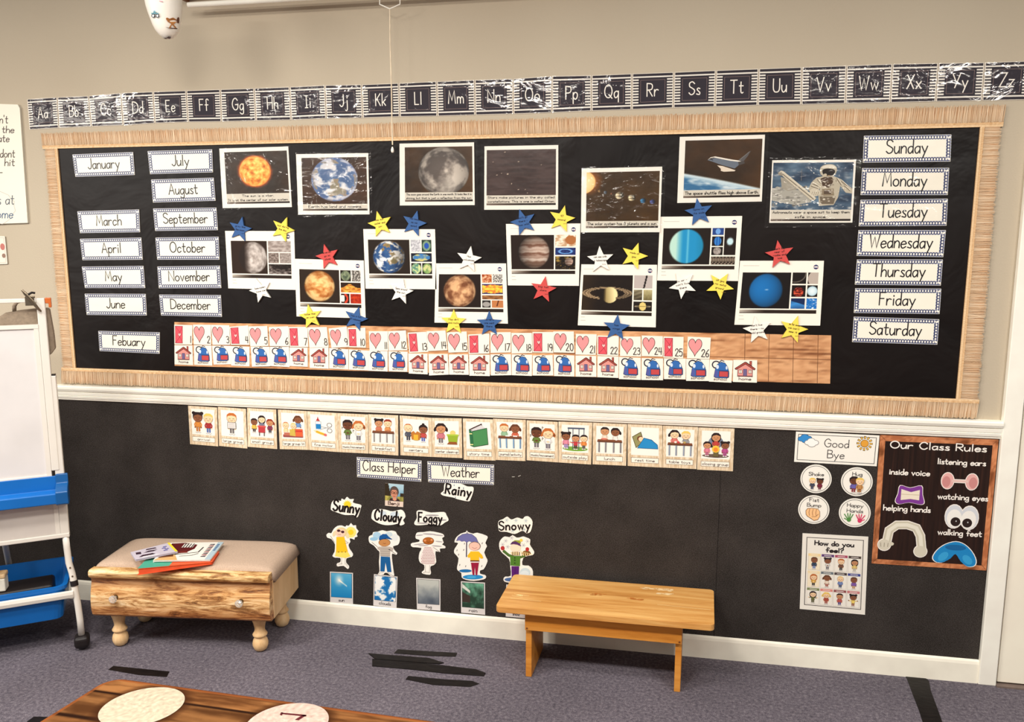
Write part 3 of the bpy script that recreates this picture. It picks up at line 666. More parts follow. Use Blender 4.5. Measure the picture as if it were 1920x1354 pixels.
E6 = (400, 260, 6.); E5 = (720, 250, 5.3333); E48 = (1060, 240, 4.8); E4 = (1400, 230, 4.3636)
CAP = (214, 206, 190)
def bilin(qd, x, y): return None
PHOTOS = [
 ('sun', 'the orange sun', E6, [(67,112),(842,88),(883,770),(105,782)], [(65,98),(868,73),(912,790),(100,800)], [(124,155),(828,132),(858,722),(155,738)], p_sun, .16, ['The sun is a star.', 'It is at the center of our solar system.'], 1, -.008),
 ('earth', 'the cloudy whole Earth', E6, [(930,175),(1740,162),(1757,852),(955,855)], [(925,158),(1775,145),(1788,876),(948,882)], [(990,215),(1722,208),(1735,805),(1010,815)], p_bigearth, .09, ['Earth has land and oceans.'], 2, -.008),
 ('moon', 'the cratered grey moon', E5, [(155,103),(900,90),(907,718),(158,722)], [(150,88),(935,70),(938,738),(155,742)], [(205,140),(885,130),(885,680),(213,685)], p_moon, .135, ['The moon goes around the Earth in one month. It looks like it is', 'shining, but that is just a reflection from the sun.'], 0, -.008),
 ('orion', 'a dark starry sky', E5, [(1005,130),(1743,117),(1740,762),(1002,765)], [(970,110),(1775,98),(1775,775),(970,782)], [(1025,170),(1720,155),(1718,715),(1027,722)], p_orion, .145, ['Stars make pictures in the sky called', 'constellations. This is one is called Orion.'], 0, -.008),
 ('system', 'a row of planets beside the sun', E48, [(147,365),(872,348),(852,938),(140,940)], [(142,350),(903,335),(884,962),(138,962)], [(192,402),(850,385),(835,895),(185,905)], p_system, .09, ['The solar system has 8 planets and a sun.'], 2, -.0095),
 ('shuttle', 'a white space shuttle above Earth', E48, [(1030,80),(1797,60),(1768,662),(1007,675)], [(1026,68),(1834,40),(1800,682),(1003,690)], [(1082,115),(1777,95),(1747,618),(1060,632)], p_shuttle, .10, ['The space shuttle flies high above Earth.'], 0, -.008),
 ('astronaut', 'an astronaut in a white spacesuit', E4, [(210,308),(895,303),(865,818),(185,820)], [(185,285),(940,275),(905,858),(145,860)], [(220,330),(878,322),(848,805),(195,805)], p_astro, .16, ['Astronauts wear a space suit to keep them', 'safe in space.'], 2, -.008)]
for key, desc, z, pq, lq, iq, fn, ch, cap, fk, Y in PHOTOS:
    pq, lq, iq = q(*z, pq), q(*z, lq), q(*z, iq)
    s = Sheet(pq, Y); s.base((244, 238, 226)); W, H = s.W, s.H
    # picture area measured inside the sheet
    a = [Vector(wl(*p, Y)) for p in pq]; b = [Vector(wl(*p, Y)) for p in iq]
    ux = (a[1]-a[0]+a[2]-a[3]).normalized(); uy = Vector((-ux.y, ux.x)); cc = sum(a, Vector((0, 0)))/4
    L_ = [((p-cc).dot(ux)+W/2, (p-cc).dot(uy)+H/2) for p in b]
    x0, x1 = (L_[0][0]+L_[3][0])/2, (L_[1][0]+L_[2][0])/2; y1, y0 = (L_[0][1]+L_[1][1])/2, (L_[2][1]+L_[3][1])/2
    h = y1-y0; yc0, yc1 = y0+h*.035, y0+h*(.035+ch)
    s.grid(x0, yc1, x1, y1, 96, 80, fn, 1); s.rect(x0, yc0, x1, yc1, CAP, 1); s.grid(x0, y0, x1, yc0, 20, 1, lambda u, v: mixc((120, 104, 92), (36, 24, 16), u*2), 1)
    c = s.sub(x0, yc1, x1-x0, y1-yc1)
    if key == 'shuttle':
        c.poly([(.3,.6),(.36,.63),(.4,.64),(.62,.57),(.7,.555),(.72,.5),(.66,.42),(.48,.5),(.36,.57)], (104,112,124), 2)
        c.poly([(.3,.6),(.34,.64),(.38,.65),(.6,.575),(.7,.555),(.74,.56),(.7,.58),(.62,.6),(.4,.67),(.34,.655)], (236,228,214), 3)
        c.poly([(.43,.49),(.5,.475),(.67,.385),(.66,.365),(.52,.36),(.48,.38),(.48,.42)], (226,210,190), 3)
        c.poly([(.68,.56),(.78,.68),(.86,.77),(.82,.66),(.76,.54)], (88,84,84), 2); c.line(.72, .59, .84, .75, .006, (140,136,130), 3); c.poly([(.7,.55),(.77,.57),(.79,.52),(.71,.48)], (72,66,64), 3)
        c.line(.34, .62, .37, .6, .012, (30,26,26), 4)
    if key == 'astronaut':
        BE, SHD, LT = (188, 178, 156), (112, 98, 80), (226, 218, 200); rr = random.Random(3)
        c.poly([(.0,.2),(.0,.42),(.06,.5),(.2,.44),(.34,.42),(.46,.3),(.5,.16),(.3,.1)], (170, 166, 154), 1.2); c.poly([(.1,.7),(.12,.46),(.2,.4),(.33,.44),(.32,.56),(.22,.64)], (160, 152, 136), 2)
        for k in range(70): x, y = rr.uniform(.0, .48), rr.uniform(.08, .5); c.ell(x, y, .012+.02*rr.random(), .008+.016*rr.random(), mixc((96, 92, 86), (236, 232, 220), rr.random()), 2.3, 7)
        c.poly([(.49,.58),(.55,.68),(.64,.715),(.76,.71),(.86,.64),(.94,.52),(1,.44),(1,.34),(.92,.36),(.85,.5),(.83,.26),(.78,.1),(.6,.08),(.585,.3),(.6,.46),(.565,.36),(.5,.34),(.46,.42),(.475,.52)], BE, 3)
        c.poly([(.6,.66),(.645,.69),(.74,.69),(.765,.62),(.74,.52),(.7,.47),(.63,.5)], (78, 58, 42), 3.4); c.poly([(.625,.44),(.77,.45),(.78,.3),(.62,.29)], (140, 124, 100), 3.5); c.rect(.65,.33,.74,.41,(84,66,50),3.6); c.poly([(.6,.28),(.8,.28),(.78,.12),(.62,.12)], SHD, 3.5)
        for a, b in (((.5,.56),(.57,.5)),((.49,.5),(.57,.45)),((.86,.6),(.93,.5)),((.8,.66),(.86,.52)),((.9,.5),(.97,.4)),((.56,.64),(.6,.56))): c.line(*a, *b, .012, SHD, 3.8); c.line(a[0]+.012, a[1]+.012, b[0]+.012, b[1]+.012, .008, LT, 3.9)
        for k in range(26): x, y = rr.uniform(.6,.82), rr.uniform(.12,.66); c.ell(x, y, .008+.014*rr.random(), .008+.012*rr.random(), mixc(SHD, LT, rr.random()), 4, 7)
        c.poly(smooth([(.585,.82),(.6,.91),(.66,.955),(.74,.955),(.79,.9),(.795,.82),(.775,.74),(.73,.7),(.65,.7),(.605,.74)]), BE, 4.2); c.poly(smooth([(.62,.84),(.67,.87),(.74,.86),(.775,.82),(.765,.75),(.72,.71),(.66,.715),(.625,.76)]), (26, 16, 12), 5); c.poly(smooth([(.6,.88),(.66,.94),(.75,.94),(.785,.87),(.7,.885)]), LT, 5.2); c.ell(.655,.735,.022,.03,(196,182,156),6,10); c.ell(.7,.72,.02,.012,(150,120,80),6,8)
        c.poly(smooth([(.48,.42),(.54,.46),(.6,.4),(.6,.32),(.53,.28),(.48,.33)]), (206, 196, 174), 4.5); [c.line(.5+i*.025,.31,.51+i*.025,.38,.006,SHD,5) for i in range(4)]
        c.poly([(.07,.79),(.1,.835),(.13,.82),(.56,.245),(.53,.19),(.49,.21)], (206, 196, 174), 5.4); c.line(.1,.79,.525,.225,.014,(116,104,86),5.6); c.line(.12,.815,.545,.245,.006,LT,5.7); c.line(.36,.86,.36,.62,.006,(120,116,110),4); c.poly([(.06,.8),(.07,.74),(.12,.72),(.13,.77)],(150,140,122),5.8)
    n = len(cap)
    for k, t in enumerate(cap):
        fh = (yc1-yc0)/(n*1.55); w = min((x1-x0)*.96, len(t)*fh*.72)
        s.text(t, (x0+x1)/2, yc1-(k+.78)*(yc1-yc0)/n, fh*.8, w, fh*.15, (38, 30, 28), 2)
    o = s.build('space_photo', CARD, None, label='laminated photo of %s pinned on the black board' % desc, cat='poster', group='laminated space photos')
    film(lq, Y-.0022, fk, o)

# ------------------------------------------------------------------ paper stars
STC = dict(b=(58, 96, 150), y=(250, 222, 90), r=(210, 80, 76), w=(246, 241, 230))
NMC = dict(b='blue', y='yellow', r='red', w='white')
Z1, Z2, Z3, Z4, Z5 = (400, 400, 6.153), (660, 380, 5.207), (720, 250, 5.3333), (930, 400, 5.642), (1220, 360, 4.515)
STARS = [
 ('b', Z1, (307,184), (333,35), ['gray like', 'the moon'], 'above the grey planet sheet, beside September'),
 ('y', Z1, (799,183), (850,40), ['hot during', 'the day'], 'on the top corner of the grey planet sheet'),
 ('r', Z1, (1316,501), (1272,345), ['we can not', 'go so', 'close'], 'above the swirled orange planet sheet'),
 ('w', Z1, (545,890), (490,745), ['Some craters', 'have ice'], 'hanging below the grey planet sheet'),
 ('y', Z1, (1120,1193), (1087,1035), ['hotter than', 'an oven'], 'below the swirled orange planet sheet'),
 ('b', Z1, (1642,1218), (1680,1075), ['has a lot', 'of volcanoes'], 'on the lower corner of the orange planet sheet'),
 ('y', Z2, (274,209), (238,70), ['has sun', 'water and', 'air'], 'on top of the cloudy blue planet sheet'),
 ('b', Z2, (605,204), (640,68), ['has moon', 'so we', 'exist'], 'on top of the cloudy blue planet sheet'),
 ('w', Z2, (477,870), (505,735), ['Spins around', 'the sun'], 'hanging below the cloudy blue planet sheet'),
 ('w', Z2, (1140,553), (1163,412), ['Has', 'volcanoes'], 'above the rusty planet sheet'),
 ('y', Z2, (992,1168), (993,1035), ['Has dirt', 'and rocks'], 'below the rusty planet sheet'),
 ('b', Z2, (1340,1185), (1338,1050), ['Too red no', 'one went', 'there'], 'below the rusty planet sheet'),
 ('b', Z3, (1393,888), (1350,748), ["Don't go", 'there -', 'too wild'], 'on top of the brown banded planet sheet'),
 ('y', Z3, (1776,857), (1812,708), ['47', 'moons!'], 'on top of the brown banded planet sheet'),
 ('w', Z4, (1104,490), (1093,325), ['can see with', 'a telescope'], 'on top of the ringed planet sheet'),
 ('y', Z4, (1459,452), (1512,298), ['made of', 'gas'], 'on top of the ringed planet sheet'),
 ('r', Z4, (499,808), (525,658), ['big tall', 'storm'], 'below the brown banded planet sheet'),
 ('b', Z4, (1273,1213), (1288,1070), ['has', 'rings'], 'below the ringed planet sheet'),
 ('b', Z5, (408,171), (390,45), ['Spins on', 'its side'], 'between the shuttle photo and light blue planet sheet'),
 ('r', Z5, (1092,529), (1073,400), ["Hasn't five", 'near of', 'rocks and', 'ice'], 'on top of the deep blue planet sheet'),
 ('w', Z5, (272,790), (215,690), ['no air -', "can't live", 'there'], 'below the light blue planet sheet'),
 ('y', Z5, (587,793), (660,685), ['all gas -', 'no solid', 'ground'], 'below the light blue planet sheet'),
 ('w', Z5, (902,1168), (880,1050), ["can't live", 'there - no', 'solid ground'], 'below the deep blue planet sheet'),
 ('y', Z5, (1208,1164), (1250,1045), ['so far away', "we can't", 'see it'], 'below the deep blue planet sheet')]
for c, z, ce, tp, txt, where in STARS:
    Y = -.0112; C0 = Vector(wl(*q(*z, [ce])[0], Y)); Tp = Vector(wl(*q(*z, [tp])[0], Y))
    r = .0485; a0 = math.atan2(Tp.y-C0.y, Tp.x-C0.x)
    class M(Sheet):
        def mp(s, p, C0=C0): return C0+Vector(p)
    s = M(Y=Y); s.quad = None
    pts = []
    for k in range(10):
        rr = r if k % 2 == 0 else r*.43; t = a0+k*PI/5; pts.append((rr*math.cos(t), rr*math.sin(t)))
    col = STC[c]; s.outline(pts, col)
    # folded crease shading comes from the light: only the ink is printed here
    ink = (24, 30, 60) if c == 'b' else (50, 28, 24)
    tilt = max(-.22, min(.22, (a0-PI/2)*.6)); n = len(txt); lh = .0125 if n < 4 else .0105
    for k, t in enumerate(txt):
        yy = .004+(n/2-k-.5)*lh; w = min(.036 if abs(yy) > .012 else .045, len(t)*.0046)
        s.text(t, -math.sin(tilt)*yy, yy-.003, .0066, w, .001, ink, 2, rot=tilt)
    x0, y0 = .006, -.004-(n/2)*lh
    s.stroke([(x0+i*.0017, y0+.0022*math.sin(i*2.4)) for i in range(9)], .0007, mixc(ink, col, .35), 2)
    s.build('paper_star', PAPER, None, label='%s paper star reading "%s" %s' % (NMC[c], ' '.join(txt), where) if len(' '.join(txt).split())+len(where.split()) < 12 else '%s paper star with handwriting, %s' % (NMC[c], where), cat='paper star', group='paper stars around the planet sheets')
# ------------------------------------------------------------------ calendar strip
def woodfn(u, v, sx=14, sd=0, a=(188, 122, 72), b=(232, 176, 120)):
    n = fb(u*sx*.35, v*7, sd); g = math.sin((v*7+n*4+.6*fb(u*sx*.2, v*2, sd+3))*6.0)
    return mixc(mixc(a, b, .5+.4*g+.5*n), (120, 66, 34), max(0, fb(u*sx*.8, v*22, sd+7)-.22)*1.8)
WQ = [(327, 604), (1558.5, 629), (1556.5, 719.5), (327.5, 686)]
s = Sheet(WQ, -.0055); W, H = s.W, s.H; s.base((190, 130, 84))
s.grid(0, 0, W, H, 300, 26, lambda u, v: woodfn(u, v*1.6, 20, 1, (204, 146, 100), (230, 176, 128)), .6)
for k in range(1, 31):
    if k > 26: s.line(W*(k*.0325+.008), 0, W*(k*.0325+.008), H, .0018, (120, 74, 44), 1)
s.line(0, H*.5, W, H*.5, .0022, (128, 80, 48), 1)
o = s.build('calendar_strip', CARD, None, label='long wood-print calendar strip holding the date cards on the black board', cat='calendar strip')
film([(1345, 625), (1558, 629.5), (1556, 719), (1340, 714)], -.0068, 1, o)
Y1, Y2, Y3 = (310, 590, 4.8), (680, 590, 4.8), (1050, 600, 4.8)
NUM = [
(Y1,'e',(80,90,243,95,240,270,82,268)),(Y1,'h',(248,90,410,92,412,275,256,268)),(Y1,'h',(412,92,575,97,582,272,425,272)),(Y1,'e',(577,110,745,97,757,272,590,272)),
(Y1,'h',(748,107,917,103,928,282,765,285)),(Y1,'h',(932,112,1105,105,1115,285,940,283)),(Y1,'e',(1107,112,1280,110,1285,292,1120,290)),(Y1,'h',(1282,115,1453,112,1470,293,1297,297)),
(Y1,'h',(1470,125,1632,108,1650,290,1495,300)),(Y1,'e',(1640,120,1800,118,1805,298,1650,292)),
(Y2,'h',(55,150,225,150,230,325,62,325)),(Y2,'h',(228,150,388,142,402,320,235,325)),(Y2,'e',(405,162,573,155,590,335,420,345)),(Y2,'h',(575,150,745,143,763,320,590,328)),
(Y2,'h',(757,160,935,152,948,335,772,343)),(Y2,'e',(950,180,1140,170,1140,350,955,355)),(Y2,'h',(1150,160,1333,158,1333,340,1150,345)),(Y2,'h',(1338,165,1523,165,1527,345,1340,350)),
(Y2,'e',(1528,157,1715,157,1715,345,1530,340)),(Y2,'h',(1715,152,1900,152,1905,345,1720,340)),
(Y3,'h',(143,125,330,130,322,315,140,312)),(Y3,'e',(335,140,530,145,525,325,335,318)),(Y3,'h',(542,150,725,150,730,330,540,325)),(Y3,'h',(735,140,925,147,925,330,735,325)),
(Y3,'e',(930,150,1112,153,1108,345,930,338)),(Y3,'h',(1150,150,1358,160,1345,352,1143,345))]
def quad8(z, p): return q(*z, list(zip(p[::2], p[1::2])))
HEART = []
for i in range(40):
    t = 2*PI*i/40; HEART.append((16*math.sin(t)**3/16, (13*math.cos(t)-5*math.cos(2*t)-2*math.cos(3*t)-math.cos(4*t))/15))
def heart(c, x, y, w, h, col, L, ow=0, oc=None):
    p = [(x+a*w, y+(b+.2)*h-.1*h) for a, b in HEART]; c.poly(p, col, L)
    if ow: c.stroke(p, ow, oc, L+1, close=True)
INK = (54, 34, 36)
for i, (z, k, p) in enumerate(NUM):
    s = Sheet(quad8(z, p), -.0075-.0004*(i % 2)); W, H = s.W, s.H; s.base((247, 240, 224), .002)
    if k == 'h': heart(s, W*.34, H*.53, W*.29, H*.42, (240, 150, 150), 1, H*.022, INK)
    else:
        a, b, c, d = W*.05, W*.47, H*.06, H*.94; s.rect(a, c, b, d, (226, 88, 100), 1); s.frame(a, c, b, d, H*.018, (130, 34, 44), 2)
        m = W*.31
        for t in ((a, d, m, H*.62), (a, c, m, H*.38)): s.line(*t, H*.014, (150, 40, 50), 2)
        s.line(b, d, m, H*.6, H*.014, (150, 40, 50), 2); s.line(b, c, m, H*.4, H*.014, (150, 40, 50), 2)
        heart(s, W*.3, H*.49, W*.08, H*.1, (244, 196, 190), 3, H*.014, (150, 40, 50))
    t = str(i+1); s.text(t, W*.95, H*.1, H*.34, None, H*.034, (46, 40, 44), 5, align='r', gap=3)
    s.build('date_card', PAPER, None, label='white date card with %s and number %d' % ('a pink heart' if k == 'h' else 'a red envelope', i+1), cat='date card', group='date cards on the calendar strip')
HS = [
(Y1,(82,275,243,278,250,455,83,448)),(Y1,(257,275,415,280,422,458,260,452)),(Y1,(420,280,590,282,590,447,435,450)),(Y1,(590,283,757,290,757,465,592,458)),(Y1,(768,288,938,290,943,465,780,468)),
(Y1,(942,290,1113,290,1118,472,942,462)),(Y1,(1118,295,1280,298,1282,470,1118,462)),(Y1,(1298,300,1468,295,1470,487,1300,480)),(Y1,(1475,300,1647,313,1648,493,1475,485)),(Y1,(1652,313,1825,325,1825,503,1652,495)),
(Y2,(50,325,225,330,225,512,50,505)),(Y2,(232,330,405,335,402,515,235,510)),(Y2,(410,350,583,352,585,538,415,530)),(Y2,(592,355,765,355,775,540,597,548)),(Y2,(775,360,948,358,955,542,778,540)),
(Y2,(958,360,1143,362,1145,553,960,550)),(Y2,(1150,358,1335,357,1338,545,1153,548)),(Y2,(1342,358,1525,362,1523,552,1342,545)),(Y2,(1530,368,1710,365,1715,548,1530,548)),(Y2,(1720,362,1905,368,1905,557,1722,552)),
(Y3,(140,320,325,325,328,513,140,510)),(Y3,(338,325,528,330,525,522,335,515)),(Y3,(532,333,727,342,727,540,530,532)),(Y3,(735,343,928,348,928,543,732,540)),(Y3,(935,345,1132,348,1130,535,935,532)),
(Y3,(1135,350,1345,355,1340,550,1135,548)),(Y3,(1348,357,1555,365,1543,565,1340,555)),(Y3,(1560,360,1775,362,1772,565,1555,558))]
HOME = (1, 7, 8, 13, 14, 15, 16, 21, 22, 28)
for i, (z, p) in enumerate(HS):
    n = i+1; s = Sheet(quad8(z, p), -.0079+.0004*(i % 2)); W, H = s.W, s.H; s.base((248, 241, 226), .002); c = s.sub(0, 0, W, H)
    home = n in HOME
    if home:
        c.poly([(.18,.28),(.18,.62),(.5,.86),(.82,.62),(.82,.28)], (60,40,50), 1); c.poly([(.2,.3),(.2,.62),(.5,.83),(.8,.62),(.8,.3)], (226,150,140), 2)
        c.rect(.68,.72,.78,.96,(60,34,34),2); c.rect(.695,.74,.765,.945,(176,82,70),3)
        c.poly([(.06,.62),(.48,.92),(.54,.92),(.94,.62),(.88,.55),(.51,.81),(.12,.55)], (72,34,36), 4); c.poly([(.1,.62),(.5,.895),(.9,.62),(.87,.585),(.51,.84),(.13,.585)], (176,78,66), 5)
        c.rect(.42,.28,.58,.6,(60,50,80),3); c.rect(.435,.28,.565,.585,(110,98,140),4)
        for x in (.24,.64): c.rect(x,.4,x+.14,.56,(60,46,56),3); c.rect(x+.015,.415,x+.06,.545,(248,236,220),4); c.rect(x+.08,.415,x+.125,.545,(248,236,220),4)
        c.rect(.18,.26,.82,.3,(120,70,70),6); c.text('home', .5, .1, .13, .5, .016, (84, 66, 66), 6)
    else:
        c = s.sub(-W*.13, -H*.13, W*1.26, H*1.2)
        c.stroke([(.33+.13*math.cos(t*PI/8), .76+.13*math.sin(t*PI/8)) for t in range(16)], .045, (54,54,66), 1, True); c.stroke([(.44,.86),(.5,.93),(.6,.9)], .03, (54,54,66), 1)
        B_ = [(.26,.3),(.3,.58),(.36,.78),(.5,.88),(.64,.84),(.74,.7),(.8,.48),(.8,.3),(.72,.26),(.34,.26)]
        c.poly(B_, (44,44,70), 2); c.poly([(.5+(x-.5)*.94, .56+(y-.56)*.94) for x, y in B_], (52,106,176), 3)
        c.poly([(.28,.31),(.31,.56),(.4,.52),(.4,.29)], (86,92,160), 4); c.ell(.38,.68,.05,.08,(214,226,240),4,10); c.ell(.7,.66,.035,.07,(214,226,240),4,10)
        c.rect(.44,.31,.77,.53,(84,40,60),4); c.rect(.455,.325,.755,.515,(196,74,76),5); c.line(.4,.56,.79,.54,.016,(40,60,110),5); s.text('school', W*.5, H*.09, H*.125, W*.58, H*.016, (84, 66, 66), 6)
    where = ('under date card %d' % n) if n < 27 else ('second from end of its row' if n == 27 else 'last in its row')
    s.build('home_card' if home else 'school_card', PAPER, None, label=('white card with a red-roofed house reading home, %s' if home else 'white card with a blue backpack reading school, %s') % where, cat='calendar card', group='home and school cards on the calendar strip')

# ------------------------------------------------------------------ little printed children
SK = dict(l=(250, 212, 168), m=(206, 148, 104), d=(140, 88, 58), b=(104, 62, 40))
HR = dict(k=(44, 30, 30), b=(104, 62, 40), o=(196, 110, 52), y=(238, 200, 100), r=(150, 60, 40))
def kid(c, x, y, h, sk, hr, style, shirt, pants, L=1, legs=True, arms='down', tilt=0):
    k = c.sub(x, y, h); S, Hh = SK.get(sk, sk), HR.get(hr, hr); O = (50, 32, 30); w = .012
    if legs:
        for a in (-.1, .02): k.poly([(a,.06),(a+.08,.06),(a+.085,.3),(a-.005,.3)], pants, L)
        k.ell(-.07,.04,.07,.035,(236,230,222),L+1,10); k.ell(.07,.04,.07,.035,(236,230,222),L+1,10)
        k.stroke([(-.14,.03),(-.07,.0),(0,.03),(.07,.0),(.14,.03)], w, O, L+1); k.line(0,.07,0,.28,w,shade(pants,.6),L+1)
    if arms == 'down':
        for sg in (-1, 1): k.stroke([(sg*.11,.5),(sg*.17,.4),(sg*.15,.28)], .065, shirt, L); k.ell(sg*.15,.26,.04,.04,S,L+1,8)
    elif arms == 'out':
        for sg in (-1, 1): k.stroke([(sg*.1,.48),(sg*.2,.44),(sg*.3,.47)], .06, shirt, L); k.ell(sg*.31,.475,.045,.045,S,L+1,8)
    elif arms == 'in':
        for sg in (-1, 1): k.stroke([(sg*.12,.48),(sg*.16,.38),(sg*.03,.36)], .06, shade(shirt,.88), L+3); k.ell(sg*.02,.37,.04,.04,S,L+4,8)
    k.poly([(-.13,.27),(.13,.27),(.11,.52),(-.11,.52)], O, L+1); k.poly([(-.118,.28),(.118,.28),(.1,.52),(-.1,.52)], shirt, L+2)
    if style in ('pig', 'tail'):
        for sg in ((-1, 1) if style == 'pig' else (1,)): k.ell(sg*.26,.7,.07,.12,Hh,L+1,10,rot=sg*.35)
    if style == 'puff':
        for sg in (-1, 1): k.ell(sg*.2,.93,.09,.08,Hh,L+1,10)
    if style == 'long': k.ell(0,.7,.26,.29,Hh,L+1,18)
    if style == 'bun': k.ell(0,1.0,.08,.07,Hh,L+1,10)
    k.ell(0,.73,.235,.225,O,L+2,20); k.ell(0,.73,.222,.212,S,L+3,20)
    if style == 'short': k.poly([(-.235,.74),(-.22,.88),(-.1,.97),(.1,.97),(.22,.88),(.235,.74),(.17,.83),(0,.86),(-.17,.83)], Hh, L+4)
    elif style == 'bald': k.poly([(-.2,.86),(-.1,.95),(.1,.95),(.2,.86),(0,.91)], Hh, L+4)
    else: k.poly([(-.245,.68),(-.24,.86),(-.12,.98),(.12,.98),(.24,.86),(.245,.68),(.19,.82),(.02,.87),(-.16,.82)], Hh, L+4)
    for sg in (-1, 1): k.stroke([(sg*.13,.71),(sg*.09,.725),(sg*.05,.71)], w*1.3, O, L+5); k.ell(sg*.14,.645,.035,.025,mixc(S,(230,120,100),.45),L+4,8)
    k.stroke([(-.06,.65),(0,.62),(.06,.65)], w*1.3, (120,50,40), L+5)
def table(c, x0, x1, y0, y1, top=(130, 78, 52), leg=(150, 146, 146), L=7):
    c.poly([(x0,y1-.03),(x1,y1-.03),(x1-.02,y1+.04),(x0+.02,y1+.04)], top, L); c.rect(x0, y1-.06, x1, y1-.03, shade(top,.7), L+1)
    for x in (x0+.04, x0+.28, x1-.33, x1-.08): c.rect(x, y0, x+.045, y1-.05, leg, L); c.rect(x+.045,y0,x+.055,y1-.05,shade(leg,.5),L)
def d_arrival(c): kid(c,.28,.05,.86,'d','k','puff',(222,142,60),(196,120,50)); kid(c,.73,.03,.86,'l','y','short',(170,50,50),(84,110,170))
def d_large(c): kid(c,.48,.05,.9,'l','o','short',(150,150,156),(110,104,104)); c.rect(.3,.3,.66,.56,(60,56,56),8); c.rect(.315,.315,.645,.545,(226,220,214),9); [c.line(.36,.35+i*.05,.6,.36+i*.05,.008,(160,150,150),10) for i in range(4)]
def d_small(c): kid(c,.5,.25,.62,'l','k','long',(120,120,140),(80,80,80),1,False); kid(c,.18,.15,.6,'d','k','short',(240,190,80),(70,50,50),2); kid(c,.84,.15,.6,'m','r','tail',(130,50,80),(60,50,60),2); c.rect(.36,.18,.64,.42,(190,60,66),9); c.rect(.33,.4,.67,.46,(214,90,84),10); c.line(.4,.06,.4,.2,.03,(70,60,60),9); c.line(.6,.06,.6,.2,.03,(70,60,60),9)
def d_lit(c): kid(c,.2,.1,.58,'l','o','bald',(250,214,160),(150,80,70),1,False); kid(c,.52,.1,.55,'l','y','bald',(226,190,80),(150,80,70),1,False); kid(c,.72,.28,.66,'d','b','pig',(110,150,200),(60,60,60),2,False); c.rect(.08,.06,.9,.16,(150,70,70),9); c.rect(.12,.12,.36,.24,(190,110,90),10); c.poly([(.36,.12),(.6,.1),(.58,.36),(.36,.38)],(206,178,80),10); c.rect(.6,.1,.9,.4,(232,100,60),10); c.rect(.62,.28,.88,.34,(200,60,50),11)
def d_fine(c):
    c.poly([(.2,.4),(.42,.4),(.44,.74),(.2,.74)],(60,90,120),2); c.poly([(.21,.41),(.41,.41),(.43,.73),(.21,.73)],(238,240,240),3); c.rect(.22,.44,.42,.64,(30,126,190),4); c.poly([(.22,.76),(.4,.76),(.34,.84),(.31,.94),(.28,.84)],(180,56,60),3)
    c.stroke([(.42,.54),(.72,.5),(.74,.5)],.02,(150,150,156),3); c.stroke([(.44,.44),(.7,.52)],.02,(150,150,156),3)
    for y in (.62,.4): c.stroke([(.78+.1*math.cos(t*PI/6),y+.085*math.sin(t*PI/6)) for t in range(12)],.022,(120,116,124),4,True)
    c.poly([(.1,.38),(.2,.3),(.24,.38)],(240,210,160),4); c.poly([(.2,.29),(.56,.18),(.6,.27),(.24,.38)],(244,190,60),4); c.line(.22,.335,.58,.225,.012,(160,100,30),5); c.ell(.6,.22,.06,.055,(222,110,110),5)
def d_music(c): kid(c,.28,.03,.88,'b','k','short',(106,130,60),(110,106,110),1,True,'in'); kid(c,.72,.02,.86,'l','o','pig',(246,244,240),(120,116,124),2,True,'in'); [c.stroke([(a,b),(a,b+.09),(a+.05,b+.06)],.016,(50,40,40),9) for a,b in ((.05,.5),(.5,.82),(.5,.4),(.95,.55))]
def d_break(c): kid(c,.32,.3,.68,'m','k','puff',(206,120,90),(0,0,0),1,False); kid(c,.68,.3,.68,'l','r','short',(220,150,90),(0,0,0),1,False); table(c,.06,.94,.05,.46,leg=(160,158,158)); c.ell(.32,.52,.09,.03,(190,120,80),9); c.ell(.7,.52,.08,.03,(190,120,80),9)
def d_centers(c): kid(c,.2,.12,.74,'l','o','bald',(80,84,96),(60,60,70),1); kid(c,.8,.12,.72,'d','k','bun',(196,76,70),(80,100,180),1); c.poly([(.34,.22),(.66,.22),(.7,.5),(.56,.56),(.5,.48),(.42,.56),(.32,.5)],(190,120,50),9); c.rect(.42,.2,.6,.42,(230,180,60),10)
def d_clean(c): kid(c,.26,.08,.86,'m','k','pig',(206,120,130),(110,104,110),1); c.ell(.74,.55,.11,.1,(246,206,120),6); c.poly([(.52,.48),(.96,.48),(.9,.16),(.58,.16)],(150,176,50),8); c.rect(.5,.44,.97,.5,(176,200,70),9); c.poly([(.5,.1),(.92,.1),(.88,.2),(.6,.2)],(150,84,40),9)
def d_story(c): c.poly([(.14,.72),(.64,.96),(.66,.88),(.24,.66)],(70,50,50),2); c.poly([(.2,.7),(.62,.9),(.8,.78),(.32,.66)],(214,210,210),3); c.poly([(.14,.72),(.26,.64),(.3,.06),(.18,.1)],(46,110,70),4); c.poly([(.26,.66),(.84,.8),(.86,.16),(.3,.05)],(30,70,50),4); c.poly([(.275,.64),(.825,.775),(.845,.18),(.31,.075)],(74,140,84),5); c.rect(.15,.54,.26,.58,(230,226,150),6); c.rect(.18,.13,.29,.17,(230,226,150),6)
def d_journal(c): kid(c,.3,.3,.68,'l','o','short',(150,190,150),(0,0,0),1,False); kid(c,.7,.28,.68,'d','b','pig',(206,100,70),(0,0,0),1,False); table(c,.06,.94,.04,.46,leg=(120,160,196)); c.rect(.34,.48,.5,.52,(250,246,240),10); c.rect(.62,.48,.78,.52,(250,246,240),10)
